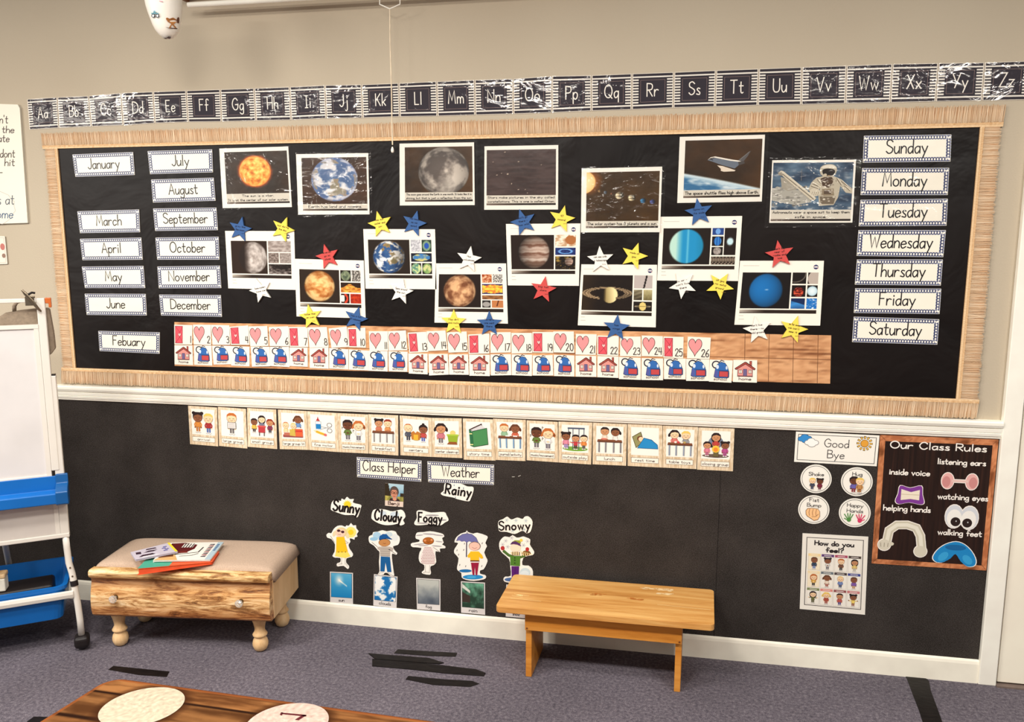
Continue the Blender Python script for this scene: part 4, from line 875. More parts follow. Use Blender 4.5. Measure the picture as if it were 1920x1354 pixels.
def d_outside(c): c.ell(.5,.12,.47,.09,(120,170,60),1); [c.rect(x,.1,x+.03,.9,(80,90,110),2) for x in (.24,.4,.62,.8)]; c.rect(.22,.86,.84,.92,(80,90,110),2); kid(c,.16,.1,.66,'d','k','puff',(226,140,160),(160,130,190),3); kid(c,.52,.08,.6,'m','k','short',(196,60,66),(90,60,60),3,True,'out'); kid(c,.82,.1,.58,'l','k','short',(232,140,70),(110,100,90),3)
def d_lunch(c): kid(c,.32,.34,.66,'m','k','short',(240,220,200),(0,0,0),1,False); kid(c,.7,.32,.66,'d','k','tail',(240,230,220),(0,0,0),1,False); table(c,.05,.95,.04,.48,leg=(140,138,142)); c.ell(.3,.54,.12,.035,(214,120,100),10); c.ell(.74,.54,.05,.04,(240,236,230),10)
def d_rest(c): c.poly([(.04,.66),(.36,.86),(.46,.5),(.18,.24)],(90,84,50),1); c.poly([(.07,.65),(.34,.82),(.43,.5),(.19,.28)],(150,146,96),2); c.ell(.33,.6,.11,.1,(110,60,40),3); c.ell(.36,.58,.09,.085,SK['l'],4); c.poly([(.22,.24),(.46,.64),(.74,.58),(.95,.4),(.97,.24)],(20,80,130),4); c.poly([(.24,.255),(.47,.62),(.73,.56),(.935,.39),(.95,.255)],(40,140,200),5)
def d_toys(c): kid(c,.3,.32,.68,'l','k','pig',(220,120,110),(0,0,0),1,False); kid(c,.7,.3,.68,'l','y','short',(150,150,150),(0,0,0),1,False); table(c,.06,.94,.04,.48,leg=(150,160,176)); [c.ell(x,.54,.05,.04,col,10,8) for x,col in ((.34,(240,230,220)),(.44,(206,70,70)),(.56,(236,226,214)),(.66,(190,160,90)))]
def d_closing(c): c.ell(.5,.1,.47,.07,(110,90,80),1); c.ell(.5,.6,.26,.22,(120,130,150),1); kid(c,.5,.3,.66,'m','k','long',(196,70,60),(70,60,60),2,False); kid(c,.2,.08,.56,'m','k','tail',(226,130,150),(200,110,140),8); kid(c,.82,.08,.58,'d','k','puff',(186,80,140),(176,80,140),8); c.ell(.5,.36,.13,.13,(250,200,70),14); c.ell(.5,.34,.08,.08,(240,140,50),15); c.rect(.42,.08,.6,.26,(110,96,60),13)
Q1, Q2, Q3 = (340, 740, 5.3333), (680, 750, 5.3333), (1030, 770, 5.3333)
SCH = [
('arrival','two children standing',Q1,(67,110,357,130,368,518,88,495),d_arrival),('large group','a boy holding a paper',Q1,(365,122,645,143,660,540,378,513),d_large),('small group','children around a red table',Q1,(657,133,948,150,958,545,664,522),d_small),
('large group lit','children on a row of books',Q1,(965,150,1252,165,1275,553,985,545),d_lit),('fine motor','glue, scissors and pencil',Q1,(1256,165,1560,185,1575,575,1277,553),d_fine),('music/movement','two children clapping, beside the fine motor card',Q1,(1562,185,1868,200,1870,590,1577,575),d_music),
('breakfast','two children eating at a desk',Q2,(57,143,355,155,357,557,62,536),d_break),('centers','two children with a toy',Q2,(370,155,690,180,690,570,378,553),d_centers),('center clean-up','a girl with a green toy bin',Q2,(692,180,990,185,997,582,692,570),d_clean),
('story time','a green book',Q2,(1002,185,1302,195,1328,607,1010,597),d_story),('journal/activity','two children writing at a table',Q2,(1304,187,1632,200,1628,612,1330,600),d_journal),('music/movement','two children clapping, beside the outside play card',Q2,(1640,203,1951,220,1955,625,1640,603),d_music),
('outside play','three children by swings',Q3,(92,110,432,120,418,540,92,518),d_outside),('lunch','two children eating at a table',Q3,(437,120,777,135,768,552,432,537),d_lunch),('rest time','a child under a blue blanket',Q3,(783,132,1132,148,1128,570,783,553),d_rest),
('table toys','two children playing at a table',Q3,(1137,150,1488,165,1470,585,1130,570),d_toys),('closing group','a teacher and children around a fire',Q3,(1492,168,1852,180,1835,607,1477,590),d_closing)]
for i, (cap, desc, z, p, fn) in enumerate(SCH):
    s = Sheet(quad8(z, p), -.0068); W, H = s.W, s.H; s.base((226, 206, 176))
    s.grid(0, 0, W, H, 34, 44, lambda u, v, i=i: mixc((204, 176, 138), (242, 226, 200), .5+.9*fb(u*26, v*3 if v < .3 or .1 < u < .9 else v*9, i) + (.25 if int((u*30+v*30)) % 2 and v > .92 else 0)), .5)
    s.rect(W*.1, H*.27, W*.9, H*.93, (248, 243, 232), 1); s.rect(W*.1, H*.085, W*.9, H*.215, (110, 82, 60), 1); s.rect(W*.11, H*.093, W*.89, H*.207, (248, 241, 226), 2)
    sc = min(W*.86, H*.64)
    fn(s.sub(W*.5-sc*.5, H*.6-sc*.5, sc))
    s.text(cap, W*.5, H*.122, H*.062, min(W*.72, len(cap)*W*.062), H*.009, (58, 44, 42), 3)
    s.build('schedule_card', PAPER, None, label='schedule card captioned %s with picture of %s' % (cap.replace('/', ' '), desc), cat='schedule card', group='picture schedule cards under the white rail')

# ------------------------------------------------------------------ weather words, figures, photos
def word(txt, outl, x, y, h, w, rot, label, extra=None):
    s = Sheet(Y=-.0075, pix=C4); s.outline(smooth(outl), (248, 243, 232))
    if extra: extra(s)
    c = s.sub(0, 0, 1, -1)
    c.text(txt, x, -y, h, w, h*.17, (22, 14, 14), 4, rot=rot, gap=5)
    s.build('weather_word', PAPER, None, label=label, cat='word cutout', group='weather words on the felt')
CLD = (206, 218, 226)
def x_sun(s):
    for k in range(14): t = k*PI/7+.2; s.poly([(235+44*math.cos(t), 485+44*math.sin(t)), (235+26*math.cos(t-.25), 485+26*math.sin(t-.25)), (235+26*math.cos(t+.25), 485+26*math.sin(t+.25))], (246, 220, 110), 1)
    s.ell(235, 485, 28, 28, (250, 206, 40), 2)
word('Sunny', [(92,515),(100,470),(125,445),(160,452),(180,455),(185,435),(210,445),(230,420),(255,440),(290,440),(283,470),(350,490),(348,520),(325,590),(300,592),(290,575),(215,575),(150,555),(100,535)], 222, 548, 92, 222, -.13, 'white cutout word Sunny with a yellow sun on the felt', x_sun)
word('Cloudy', [(440,590),(455,535),(500,525),(560,530),(620,545),(690,530),(720,550),(732,590),(712,620),(725,650),(690,665),(670,650),(620,660),(560,662),(500,645),(450,615)], 580, 625, 88, 228, -.1, 'white cloud-shaped cutout word Cloudy on the felt', lambda s: [s.ell(640,570,40,24,CLD,1), s.ell(540,560,30,20,CLD,1)])
word('Foggy', [(808,640),(830,600),(828,545),(870,535),(950,555),(1060,550),(1085,580),(1102,620),(1070,640),(1030,665),(950,655),(880,662),(820,662)], 944, 634, 78, 200, -.03, 'white cutout word Foggy with grey streaks on the felt', lambda s: [s.ell(960,578,60,8,(170,166,166),1), s.ell(880,645,50,6,(170,166,166),1), s.ell(1060,618,26,7,(170,166,166),1)])
word('Rainy', [(1035,390),(1060,365),(1065,315),(1090,297),(1200,305),(1260,330),(1310,335),(1315,370),(1290,440),(1270,458),(1180,440),(1140,425),(1060,410)], 1182, 403, 84, 218, -.14, 'white cutout word Rainy directly under the Weather card', lambda s: [s.ell(x,y,5,8,(150,160,170),1,8) for x,y in ((1230,345),(1060,385),(1160,425),(1150,320))])
def flake(s, x, y, r, col, L=1):
    for k in range(3): t = k*PI/3; s.stroke([(x-r*math.cos(t), y-r*math.sin(t)), (x+r*math.cos(t), y+r*math.sin(t))], r*.16, col, L)
word('Snowy', [(1528,680),(1530,630),(1570,610),(1605,590),(1640,615),(1690,598),(1735,610),(1755,590),(1790,590),(1822,635),(1805,715),(1770,732),(1735,710),(1670,738),(1600,720),(1540,715)], 1668, 700, 74, 262, .03, 'white cutout word Snowy with blue snowflakes beside the bench', lambda s: [flake(s,x,y,18,(150,180,190)) for x,y in ((1600,620),(1680,622),(1765,625),(1750,700),(1650,710))])
FG, FR = (600, 970, 7.125), (800, 970, 6.7708)
GW = 'weather children on the felt'
def fig(z, outl, fn, label, Y=-.0075):
    s = Sheet(Y=Y, pix=z); s.outline(smooth(outl, 2), (246, 241, 232)); fn(s); s.build('weather_figure', PAPER, None, label=label, cat='paper cutout', group=GW)
def f_sunny(s):
    s.ell(412,200,72,72,(248,226,120),1,16); s.ell(412,200,36,36,(250,206,40),2); s.stroke([(195,335),(140,250)],5,(110,90,80),2); s.ell(192,220,22,40,(232,214,170),2,10,rot=.3); s.ell(365,240,24,46,(232,214,170),2,10,rot=-.3)
    s.ell(285,200,80,66,(226,206,150),2); s.ell(272,208,66,56,(248,206,180),3); s.ell(250,178,22,17,(70,30,40),4); s.ell(305,195,22,17,(70,30,40),4); s.stroke([(265,182),(290,188)],7,(70,30,40),4); s.stroke([(240,222),(258,234),(280,228)],4,(150,60,60),4)
    s.poly([(220,262),(325,262),(372,460),(215,470)],(246,194,28),3); s.poly([(212,462),(368,455),(408,520),(340,545),(200,520)],(250,222,100),2); [s.ell(x,462,7,7,(110,80,30),5,6) for x in (250,295,342)]; s.stroke([(335,310),(380,340),(335,350)],4,(110,90,80),4)
    for x in (290, 338): s.stroke([(x,540),(x-4,630)],4,(150,140,130),2); s.stroke([(250,628),(300,620)],4,(150,140,130),2); s.stroke([(345,620),(372,660)],4,(150,140,130),2)
fig(FG, [(85,235),(115,210),(150,215),(180,160),(230,118),(290,112),(335,130),(350,110),(385,115),(412,78),(440,112),(480,108),(485,150),(515,190),(490,225),(500,260),(465,270),(460,300),(430,288),(395,285),(405,330),(380,370),(400,430),(440,490),(425,530),(355,550),(350,610),(385,650),(385,680),(365,690),(315,650),(240,658),(222,640),(230,615),(270,600),(272,545),(200,540),(165,515),(195,460),(200,380),(195,350),(150,290),(100,275)], f_sunny, 'paper cutout of girl in yellow dress and sunglasses holding a sun')
def f_cloudy(s):
    [s.ell(x,y,a,b,c,1) for x,y,a,b,c in ((760,240,55,45,(170,206,228)),(720,290,55,25,(150,196,224)),(920,230,50,35,(200,216,222)),(1000,270,40,50,(226,230,228)))]
    s.stroke([(800,430),(750,380),(695,335)],6,(110,100,96),2); s.ell(862,338,80,52,(60,40,30),2); s.ell(862,340,76,48,(196,136,80),3); s.poly([(785,300),(800,250),(840,222),(890,225),(920,260),(965,290),(960,298),(900,282),(820,298)],(16,84,150),4); s.stroke([(800,300),(880,280),(960,294)],5,(10,50,100),5); s.stroke([(845,345),(862,352),(880,345)],4,(120,60,40),5)
    s.poly([(770,395),(830,388),(930,390),(978,410),(972,450),(940,440),(935,525),(805,518),(800,440),(768,425)],(190,178,166),3); [s.stroke([(806,y),(936,y+5)],5,(150,140,132),4) for y in (420,450,480,505)]; s.stroke([(940,440),(1010,490)],6,(110,100,96),3); s.poly([(912,428),(940,425),(935,440)],(50,50,60),5)
    s.poly([(812,522),(935,530),(955,732),(900,730),(876,600),(862,725),(806,722)],(22,92,150),3); s.stroke([(780,765),(800,742),(850,738)],4,(130,126,120),2); s.stroke([(905,738),(940,760),(985,785)],4,(130,126,120),2)
fig(FG, [(650,300),(655,255),(700,235),(710,200),(770,195),(830,175),(890,190),(950,180),(1010,195),(1030,235),(1062,265),(1065,320),(1040,370),(975,390),(1000,450),(1032,480),(1015,502),(965,485),(960,540),(972,640),(985,740),(990,785),(940,780),(900,745),(860,745),(850,765),(780,772),(775,755),(795,720),(788,600),(795,470),(770,440),(720,380),(665,345)], f_cloudy, 'paper cutout of boy in blue cap and trousers before clouds', -.0079)
def f_foggy(s):
    [s.ell(x,y,a,b,(176,170,172),1,14,rot=r) for x,y,a,b,r in ((1460,225,90,10,.05),(1580,240,70,9,.1),(1330,240,50,8,-.1),(1590,325,50,8,.1),(1330,360,80,8,-.1),(1560,385,70,9,.08),(1380,378,70,7,0))]
    s.ell(1448,315,76,50,(90,44,16),2); s.ell(1448,313,72,46,(176,98,36),3); s.ell(1405,310,16,14,(226,150,100),4,8); s.ell(1492,302,16,14,(226,150,100),4,8); s.stroke([(1430,325),(1450,335),(1470,325)],4,(70,30,20),5)
    D = [(1395,390),(1500,395),(1535,500),(1530,620),(1420,635),(1345,590),(1345,520)]; s.poly(D,(240,226,220),2)
    for j in range(11):
        for i in range(11):
            x, y = 1350+i*18+(9 if j % 2 else 0), 405+j*21
            if abs(x-1443) < 45+(y-390)*.3 and y < 625 and abs(x-1443) < 88: s.poly([(x-6,y),(x,y-7),(x+6,y),(x,y+7)],(150,70,70),3)
    for x in (1410,1465): s.stroke([(x,640),(x-4,735)],4,(150,140,130),2)
    s.stroke([(1375,745),(1410,730),(1465,738)],4,(150,140,130),2); s.stroke([(1515,400),(1590,455)],5,(120,110,106),2)
fig(FG, [(1278,240),(1300,205),(1380,200),(1470,188),(1570,205),(1640,225),(1660,260),(1630,280),(1652,340),(1630,365),(1672,390),(1670,415),(1600,420),(1605,465),(1545,455),(1545,530),(1552,600),(1520,640),(1478,655),(1475,700),(1482,740),(1465,770),(1375,755),(1360,730),(1390,705),(1392,640),(1340,610),(1318,550),(1330,470),(1355,410),(1240,400),(1212,370),(1230,345),(1320,330),(1325,300),(1280,285)], f_foggy, 'paper cutout of child in dotted dress among grey fog streaks')
def f_rainy(s):
    for x,y in ((480,335),(385,420),(470,415),(405,475),(705,330),(420,605),(495,622),(700,620)): s.ell(x,y,6,14,(140,138,134),1,8,rot=.3)
    s.stroke([(508,320),(505,500)],12,(40,36,70),3); s.poly([(378,300),(400,250),(455,215),(515,205),(575,215),(630,260),(658,325),(615,305),(575,318),(540,302),(510,322),(480,300),(445,308),(415,292)],(112,112,166),4); s.stroke([(378,300),(400,250),(455,215),(515,205),(575,215),(630,260),(658,325)],4,(60,56,90),5); s.stroke([(512,205),(514,190)],8,(60,56,90),4)
    s.ell(610,365,76,58,(110,90,84),4); s.ell(608,368,70,53,(246,196,176),5); s.stroke([(580,380),(610,398),(640,382)],4,(150,70,60),6)
    s.poly([(515,490),(560,432),(660,432),(705,480),(720,520),(690,525),(665,500),(668,560),(555,560),(553,505),(530,515)],(248,192,36),4); s.rect(556,545,668,562,(110,60,40),5); s.rect(556,562,668,574,(246,240,232),5)
    s.poly([(562,572),(664,572),(642,735),(622,735),(612,610),(606,735),(584,732)],(156,28,60),4); s.ell(492,680,80,20,(30,110,170),2); s.ell(588,758,130,30,(40,140,200),3); s.ell(570,758,60,16,(70,170,220),4)
fig(FR, [(355,300),(375,255),(430,210),(495,190),(508,168),(525,190),(590,210),(640,198),(768,240),(765,280),(745,330),(765,370),(730,450),(770,540),(765,580),(725,660),(680,675),(680,720),(740,735),(755,765),(720,790),(600,808),(500,795),(445,765),(440,710),(390,670),(388,620),(405,520),(350,455),(355,400),(400,330),(358,320)], f_rainy, 'paper cutout of child in yellow shirt under a purple umbrella')
def f_snowy(s):
    [flake(s,x,y,26,(160,164,176)) for x,y in ((1005,300),(965,345),(1280,305),(1080,262),(1230,355),(1030,375))]
    s.stroke([(980,430),(1040,480),(1090,500)],34,(74,108,46),2); s.stroke([(1180,510),(1240,490)],32,(74,108,46),2); s.ell(965,392,26,28,(180,50,50),3,10); s.ell(1278,405,24,26,(180,50,50),3,10)
    s.ell(1265,455,56,34,(120,84,40),2); [s.stroke([(1195+i*26,425+i*8),(1205+i*26,490-i*4)],9,(248,226,160),3) for i in range(6)]
    s.poly([(1060,490),(1190,490),(1185,620),(1062,612)],(78,124,44),3); [s.ell(1120,y,9,9,(40,50,24),4,8) for y in (515,545,582)]
    s.ell(1128,385,68,54,(248,222,196),4); s.poly([(1060,345),(1085,312),(1130,300),(1180,318),(1200,370),(1150,348),(1105,340)],(86,50,96),5); s.poly([(1085,312),(1120,290),(1180,292),(1200,330),(1180,330),(1130,302)],(150,160,50),5); s.ell(1200,290,20,20,(232,206,80),5,8)
    s.poly([(1065,440),(1180,440),(1170,482),(1085,480)],(246,226,170),5); [s.stroke([(1088+i*22,440),(1090+i*22,482)],9,(90,50,40),6) for i in range(5)]
    s.poly([(1075,620),(1175,622),(1168,770),(1080,765)],(90,30,110),3); s.line(1125,640,1122,765,4,(50,16,70),4); s.ell(1070,790,82,24,(80,110,160),2); s.ell(1250,700,66,58,(206,220,222),1); s.ell(1245,720,56,44,(226,234,234),2)
fig(FR, [(920,330),(945,280),(990,245),(1050,255),(1090,228),(1140,260),(1190,255),(1225,245),(1270,260),(1315,285),(1310,345),(1335,390),(1365,440),(1350,478),(1290,490),(1225,520),(1215,610),(1290,615),(1340,660),(1350,720),(1330,790),(1200,800),(1150,830),(1050,832),(985,815),(975,780),(1000,755),(1068,745),(1060,620),(1045,530),(960,455),(925,400)], f_snowy, 'paper cutout of child in green coat and scarf among snowflakes')
def wphoto(z, p, txt, fn, label):
    s = Sheet(quad8(z, p), -.0068); W, H = s.W, s.H; s.base((228, 222, 218)); s.rect(W*.04, H*.185, W*.96, H*.975, (60, 56, 56), 1); s.grid(W*.055, H*.195, W*.945, H*.965, 64, 72, fn, 2)
    s.text(txt, W*.5, H*.06, H*.1, len(txt)*W*.082, H*.014, (60, 50, 52), 2); s.build('weather_photo', CARD, None, label=label, cat='photo card', group='weather photo cards above the baseboard')
wphoto(FG, (133,728,440,745,440,1160,135,1140), 'sun', lambda u, v: mixc(mixc((24, 134, 196), (90, 176, 214), v), (255, 250, 236), max(0, 1-math.hypot((u-.38), (v-.72)*.9)/.3)**1.5+.8*max(0, 1-abs((u-.38)*.62+(v-.72))/.05)*(1 if .38 < u < .78 else 0)), 'small photo card of bright sun in blue sky captioned sun')
wphoto(FG, (720,762,1035,795,1022,1212,712,1178), 'clouds', lambda u, v: mixc((28, 112, 176), (244, 244, 240), max(0, min(1, (fb(u*2.6+2, v*3, 5)+.12+.5*max(0, .5-abs(v-.7))-.2*abs(u-.35))*4))), 'small photo card of white clouds in blue sky captioned clouds')
wphoto(FG, (1285,812,1608,832,1608,1250,1295,1228), 'fog', lambda u, v: mixc(mixc((96, 104, 114), (190, 192, 184), v*1.3-.1+.2*fb(u*3, v*3)), (74, 82, 94), max(0, 1-math.hypot(u-.66, (v-.12)*1.2)/.26)*.9), 'small photo card of grey foggy road captioned fog')
wphoto(FR, (435,815,740,832,742,1240,437,1212), 'rain', lambda u, v: mixc(mixc((40, 64, 50), (120, 190, 156), v*.9-.2+.7*fb(u*3, v*3, 4)), (214, 218, 206), 1 if u < .36 and .5-.6*u < v-.3+.25*0 < .64-.75*u+.02 else 0) if not (u < .36 and v < .62-.4*u and v > .2) else (62, 50, 44), 'small photo card of umbrella and green rain captioned rain')
wphoto(FR, (1010,855,1272,872,1267,1285,1003,1260), 'snow', lambda u, v: mixc((80, 100, 140), (226, 230, 236), .9-v+.3*fb(u*4, v*4)), 'photo card captioned snow, half hidden behind the wooden bench')
# helper photo
def p_helper(u, v):
    c = mixc((96, 150, 180), (176, 206, 216), v+.3*fb(u*2, v*3)); c = mixc(c, (48, 40, 28), 1 if u < .38-.2*v or (v < .5 and u > .8) else 0)
    return mixc(c, mixc((120, 120, 60), (190, 176, 90), fb(u*5, v*5)+.5), 1 if v < .28 and (u < .4 or u > .66) else 0)
s = Sheet(quad8(C4, (558,302,718,315,713,508,557,495)), -.0068); W, H = s.W, s.H; s.base((226, 206, 190)); s.grid(0, H*.24, W, H, 30, 34, p_helper, .6); c = s.sub(0, 0, W, H)
c.poly([(.22,.24),(.3,.36),(.72,.36),(.85,.24)],(60,44,44),2); c.poly([(.42,.3),(.44,.45),(.6,.45),(.64,.3),(.53,.25)],(214,150,120),3); c.ell(.5,.66,.24,.24,(76,58,52),3,20); c.ell(.5,.58,.18,.2,(206,140,112),4,20); c.poly([(.3,.62),(.32,.8),(.5,.88),(.7,.8),(.7,.62),(.6,.74),(.4,.74)],(92,76,70),5)
for x in (.42,.58): c.stroke([(x+.07*math.cos(t*PI/5), .61+.045*math.sin(t*PI/5)) for t in range(10)],.02,(40,28,26),6,True)
c.stroke([(.44,.47),(.5,.455),(.56,.47)],.02,(150,70,70),6); c.line(.5,.6,.51,.53,.016,(170,104,84),6); c.text('Benji', .48, .07, .14, .6, .028, (70,44,40), 3)
s.build('helper_photo', CARD, None, label='small portrait photo of person in glasses under the Class Helper card', cat='photo')

# ------------------------------------------------------------------ goodbye group
ZG = (1470, 790, 6.4476)
s = Sheet(quad8(ZG, (145,125,1155,172,1120,545,122,490)), -.0068); W, H = s.W, s.H; s.base((246, 241, 230)); s.frame(W*.03, H*.07, W*.97, H*.93, H*.018, (70, 70, 70), 1); c = s.sub(0, 0, H, H); R_ = W/H
for x,y,r,col in ((.17,.77,.09,0),(.28,.83,.12,0),(.4,.8,.09,0),(.3,.74,.12,0)): c.ell(x,y,r+.015,r*.75+.015,(40,60,100),1); c.ell(x,y,r,r*.75,(56,140,206),2)
for x,y,r in ((.38,.66,.09),(.48,.72,.11),(.6,.67,.1),(.5,.62,.12)): c.ell(x,y,r+.015,r*.75+.015,(120,116,116),3); c.ell(x,y,r,r*.75,(248,246,240),4)
sx, sy = R_-.42, .72
for k in range(12): t = k*PI/6; c.poly([(sx+math.cos(t+d)*r, sy+math.sin(t+d)*r) for d, r in ((-.2,.15),(-.13,.24),(.13,.24),(.2,.15))], (70,50,30), 2); c.poly([(sx+math.cos(t+d)*r, sy+math.sin(t+d)*r) for d, r in ((-.13,.16),(-.08,.225),(.08,.225),(.13,.16))], (240,186,80), 3)
c.ell(sx, sy, .125, .125, (120,80,30), 3); c.ell(sx, sy, .11, .11, (226,160,60), 4)
s.text('Good', W*.5, H*.55, H*.26, W*.29, H*.022, (64,60,60), 3); s.text('Bye', W*.5, H*.19, H*.26, W*.2, H*.022, (64,60,60), 3)
s.build('goodbye_sign', PAPER, None, label='white sign reading Good Bye with cloud and sun drawings', cat='sign')
def roundel(cx, cy, rx, ry, lines, fn, label):
    C0 = Vector(wl(*q(*ZG, [(cx, cy)])[0], -.0068)); e = Vector(wl(*q(*ZG, [(cx+rx, cy)])[0], -.0068)); f = Vector(wl(*q(*ZG, [(cx, cy+ry)])[0], -.0068)); r = ((e-C0).length+(f-C0).length)/2
    class M(Sheet):
        def mp(s, p): return C0+Vector(p)*r
    s = M(Y=-.0068); s.quad = None; s.outline([(math.cos(2*PI*i/48), math.sin(2*PI*i/48)) for i in range(48)], (246,241,230)); s.stroke([(.9*math.cos(2*PI*i/48), .9*math.sin(2*PI*i/48)) for i in range(48)], .03, (70,66,66), 1, True)
    for t, y, w in lines: s.text(t, 0, y, .24, w, .04, (84,78,76), 2)
    fn(s); s.build('greeting_disc', PAPER, None, label=label, cat='sign', group='round goodbye choices')
def g_hand(s, x, y, k, col, flip=1):
    s.ell(x, y-.12*k, .17*k, .19*k, col, 3)
    for a, l in ((-.5,.34),(-.17,.42),(.12,.42),(.4,.36)): s.stroke([(x+flip*a*.3*k, y), (x+flip*(a*.75)*k, y+l*k)], .085*k, col, 3)
    s.stroke([(x-flip*.1*k, y-.15*k), (x-flip*.36*k, y-.02*k)], .08*k, col, 3)
roundel(387,697,187,175,[('Shake',.22,.95)], lambda s: (kid(s,-.22,-.78,.88,'l','y','short',(70,74,90),(60,60,90),3), kid(s,.26,-.78,.86,'b','k','puff',(120,40,60),(120,40,60),3)), 'white disc reading Shake with two children shaking hands')
roundel(880,732,190,177,[('Hug',.42,.6)], lambda s: (kid(s,-.18,-.8,1.2,'b','k','tail',(110,100,170),(140,50,60),3), kid(s,.18,-.78,1.12,'l','y','short',(196,140,80),(170,110,60),10)), 'white disc reading Hug with two children hugging')
def g_fist(s):
    s.poly([(-.5,-.35),(-.52,-.1),(-.4,.08),(-.1,.12),(.25,.08),(.4,-.1),(.42,-.45),(.3,-.7),(.05,-.78),(-.1,-.68),(-.4,-.5)],(120,70,40),3); s.poly([(-.47,-.34),(-.49,-.11),(-.38,.05),(-.1,.09),(.24,.05),(.37,-.1),(.39,-.45),(.28,-.67),(.05,-.74),(-.08,-.65),(-.38,-.47)],(246,196,140),4)
    for x in (-.26,-.04,.17): s.stroke([(x,.04),(x-.04,-.2),(x,-.42)],.03,(150,90,56),5)
    s.stroke([(-.1,-.5),(.14,-.48),(.3,-.3)],.03,(150,90,56),5)
roundel(360,1068,187,175,[('Fist',.56,.6),('Bump',.2,.88)], g_fist, 'white disc reading Fist Bump with a drawn fist')
roundel(855,1107,190,177,[('Happy',.4,1.0),('Hands',.02,1.0)], lambda s: (g_hand(s,-.34,-.4,.8,(84,140,70),1), g_hand(s,.34,-.42,.8,(214,60,100),-1)), 'white disc reading Happy Hands with green and pink hands')

# ------------------------------------------------------------------ class rules poster
ZR = (1630, 800, 4.8346)
s = Sheet(quad8(ZR, (98,75,1172,118,1060,1305,20,1240)), -.0068); W, H = s.W, s.H; s.base((150, 84, 48))
s.grid(0, 0, W, H, 70, 80, lambda u, v: shade(woodfn(u if abs(v-.5) > .46 else v, v if abs(v-.5) > .46 else u, 8, 4, (176, 104, 64), (214, 142, 96)), 1), .5)
s.grid(W*.048, H*.037, W*.955, H*.955, 70, 4, lambda u, v: shade((40, 24, 18), .75+.5*fb(u*50, v*1.5, 3)+.25), 1)
for a in ((0,0,.048,.045),(1,0,.955,.045),(0,1,.048,.963),(1,1,.955,.963)): s.line(W*a[0], H*a[1], W*a[2], H*a[3], .0012, (110,60,36), 1.5)
c = s.sub(0, 0, W, H); WH = (246, 238, 228)
c.text('Our Class Rules', .5, .905, .052, .81, .0095, WH, 3)
for t, x, y, w in (('listening ears', .71, .8, .4), ('inside voice', .275, .705, .345), ('watching eyes', .745, .535, .42), ('helping hands', .275, .425, .405), ('walking feet', .745, .26, .37)): c.text(t, x, y, .042, w, .0085, WH, 3)
for sg, x in ((-1, .605), (1, .81)):
    c.ell(x, .675, .058, .066, WH, 3); c.ell(x, .675, .052, .06, (232,176,170), 4); c.ell(x+sg*.01, .668, .034, .042, (206,140,136), 5)
c.rect(.64,.662,.78,.69,WH,3.5); c.rect(.64,.667,.78,.685,(232,196,186),4.5)
def outl(p, col, edge=WH, k=.96, L=3):
    p = smooth(p)
    cx, cy = sum(a for a, b in p)/len(p), sum(b for a, b in p)/len(p); c.poly(p, edge, L); c.poly([(cx+(a-cx)*k, cy+(b-cy)*k) for a, b in p], col, L+1)
outl([(.2,.625),(.29,.61),(.39,.63),(.405,.56),(.425,.5),(.395,.48),(.29,.492),(.2,.475),(.165,.5),(.185,.56)], (128,60,150), k=.95); c.poly([(.215,.595),(.3,.575),(.375,.595),(.375,.515),(.3,.522),(.215,.51)], (240,228,206), 6); c.line(.215,.556,.375,.556,.005,(206,190,160),7)
c.ell(.685,.405,.082,.095,WH,3); c.ell(.815,.4,.082,.095,WH,3); c.ell(.685,.405,.076,.088,(214,216,220),4); c.ell(.815,.4,.076,.088,(214,216,220),4); c.ell(.688,.39,.064,.07,(244,240,232),5); c.ell(.81,.385,.064,.07,(244,240,232),5); c.ell(.7,.365,.042,.035,(44,30,26),6); c.ell(.8,.36,.042,.035,(44,30,26),6); c.ell(.705,.37,.006,.006,(200,200,200),7,8); c.ell(.805,.365,.006,.006,(200,200,200),7,8)
arc = [(.12,.18),(.135,.27),(.2,.315),(.29,.32),(.37,.3),(.41,.24),(.425,.16)]
c.stroke(arc, .075, WH, 3); c.stroke(arc, .062, (206,198,176), 4); c.stroke(arc, .03, (232,226,208), 5)
for x, y in ((.1,.155),(.42,.12)): c.ell(x, y, .062, .05, WH, 3.5); c.ell(x, y, .055, .043, (214,206,186), 5.5)
for d in (-.03,.0,.03): c.line(.1+d,.14,.1+d*1.1,.17,.005,(150,140,120),6.5)
c.ell(.155,.165,.03,.016,(214,206,186),5.5,10)
ft = [(.72,.215),(.63,.19),(.56,.14),(.525,.08),(.55,.045),(.61,.04),(.68,.075),(.725,.115),(.775,.06),(.84,.02),(.9,.03),(.91,.075),(.87,.14),(.8,.195)]
outl(ft, (30,134,196), k=.955); c.ell(.72,.165,.09,.022,(24,100,156),5); c.ell(.62,.09,.05,.03,(56,160,214),5,12,rot=.6); c.ell(.83,.075,.05,.03,(56,160,214),5,12,rot=-.6)
s.build('class_rules_poster', CARD, None, label='brown wood-print poster headed Our Class Rules with mouth, ear and eye pictures', cat='poster')

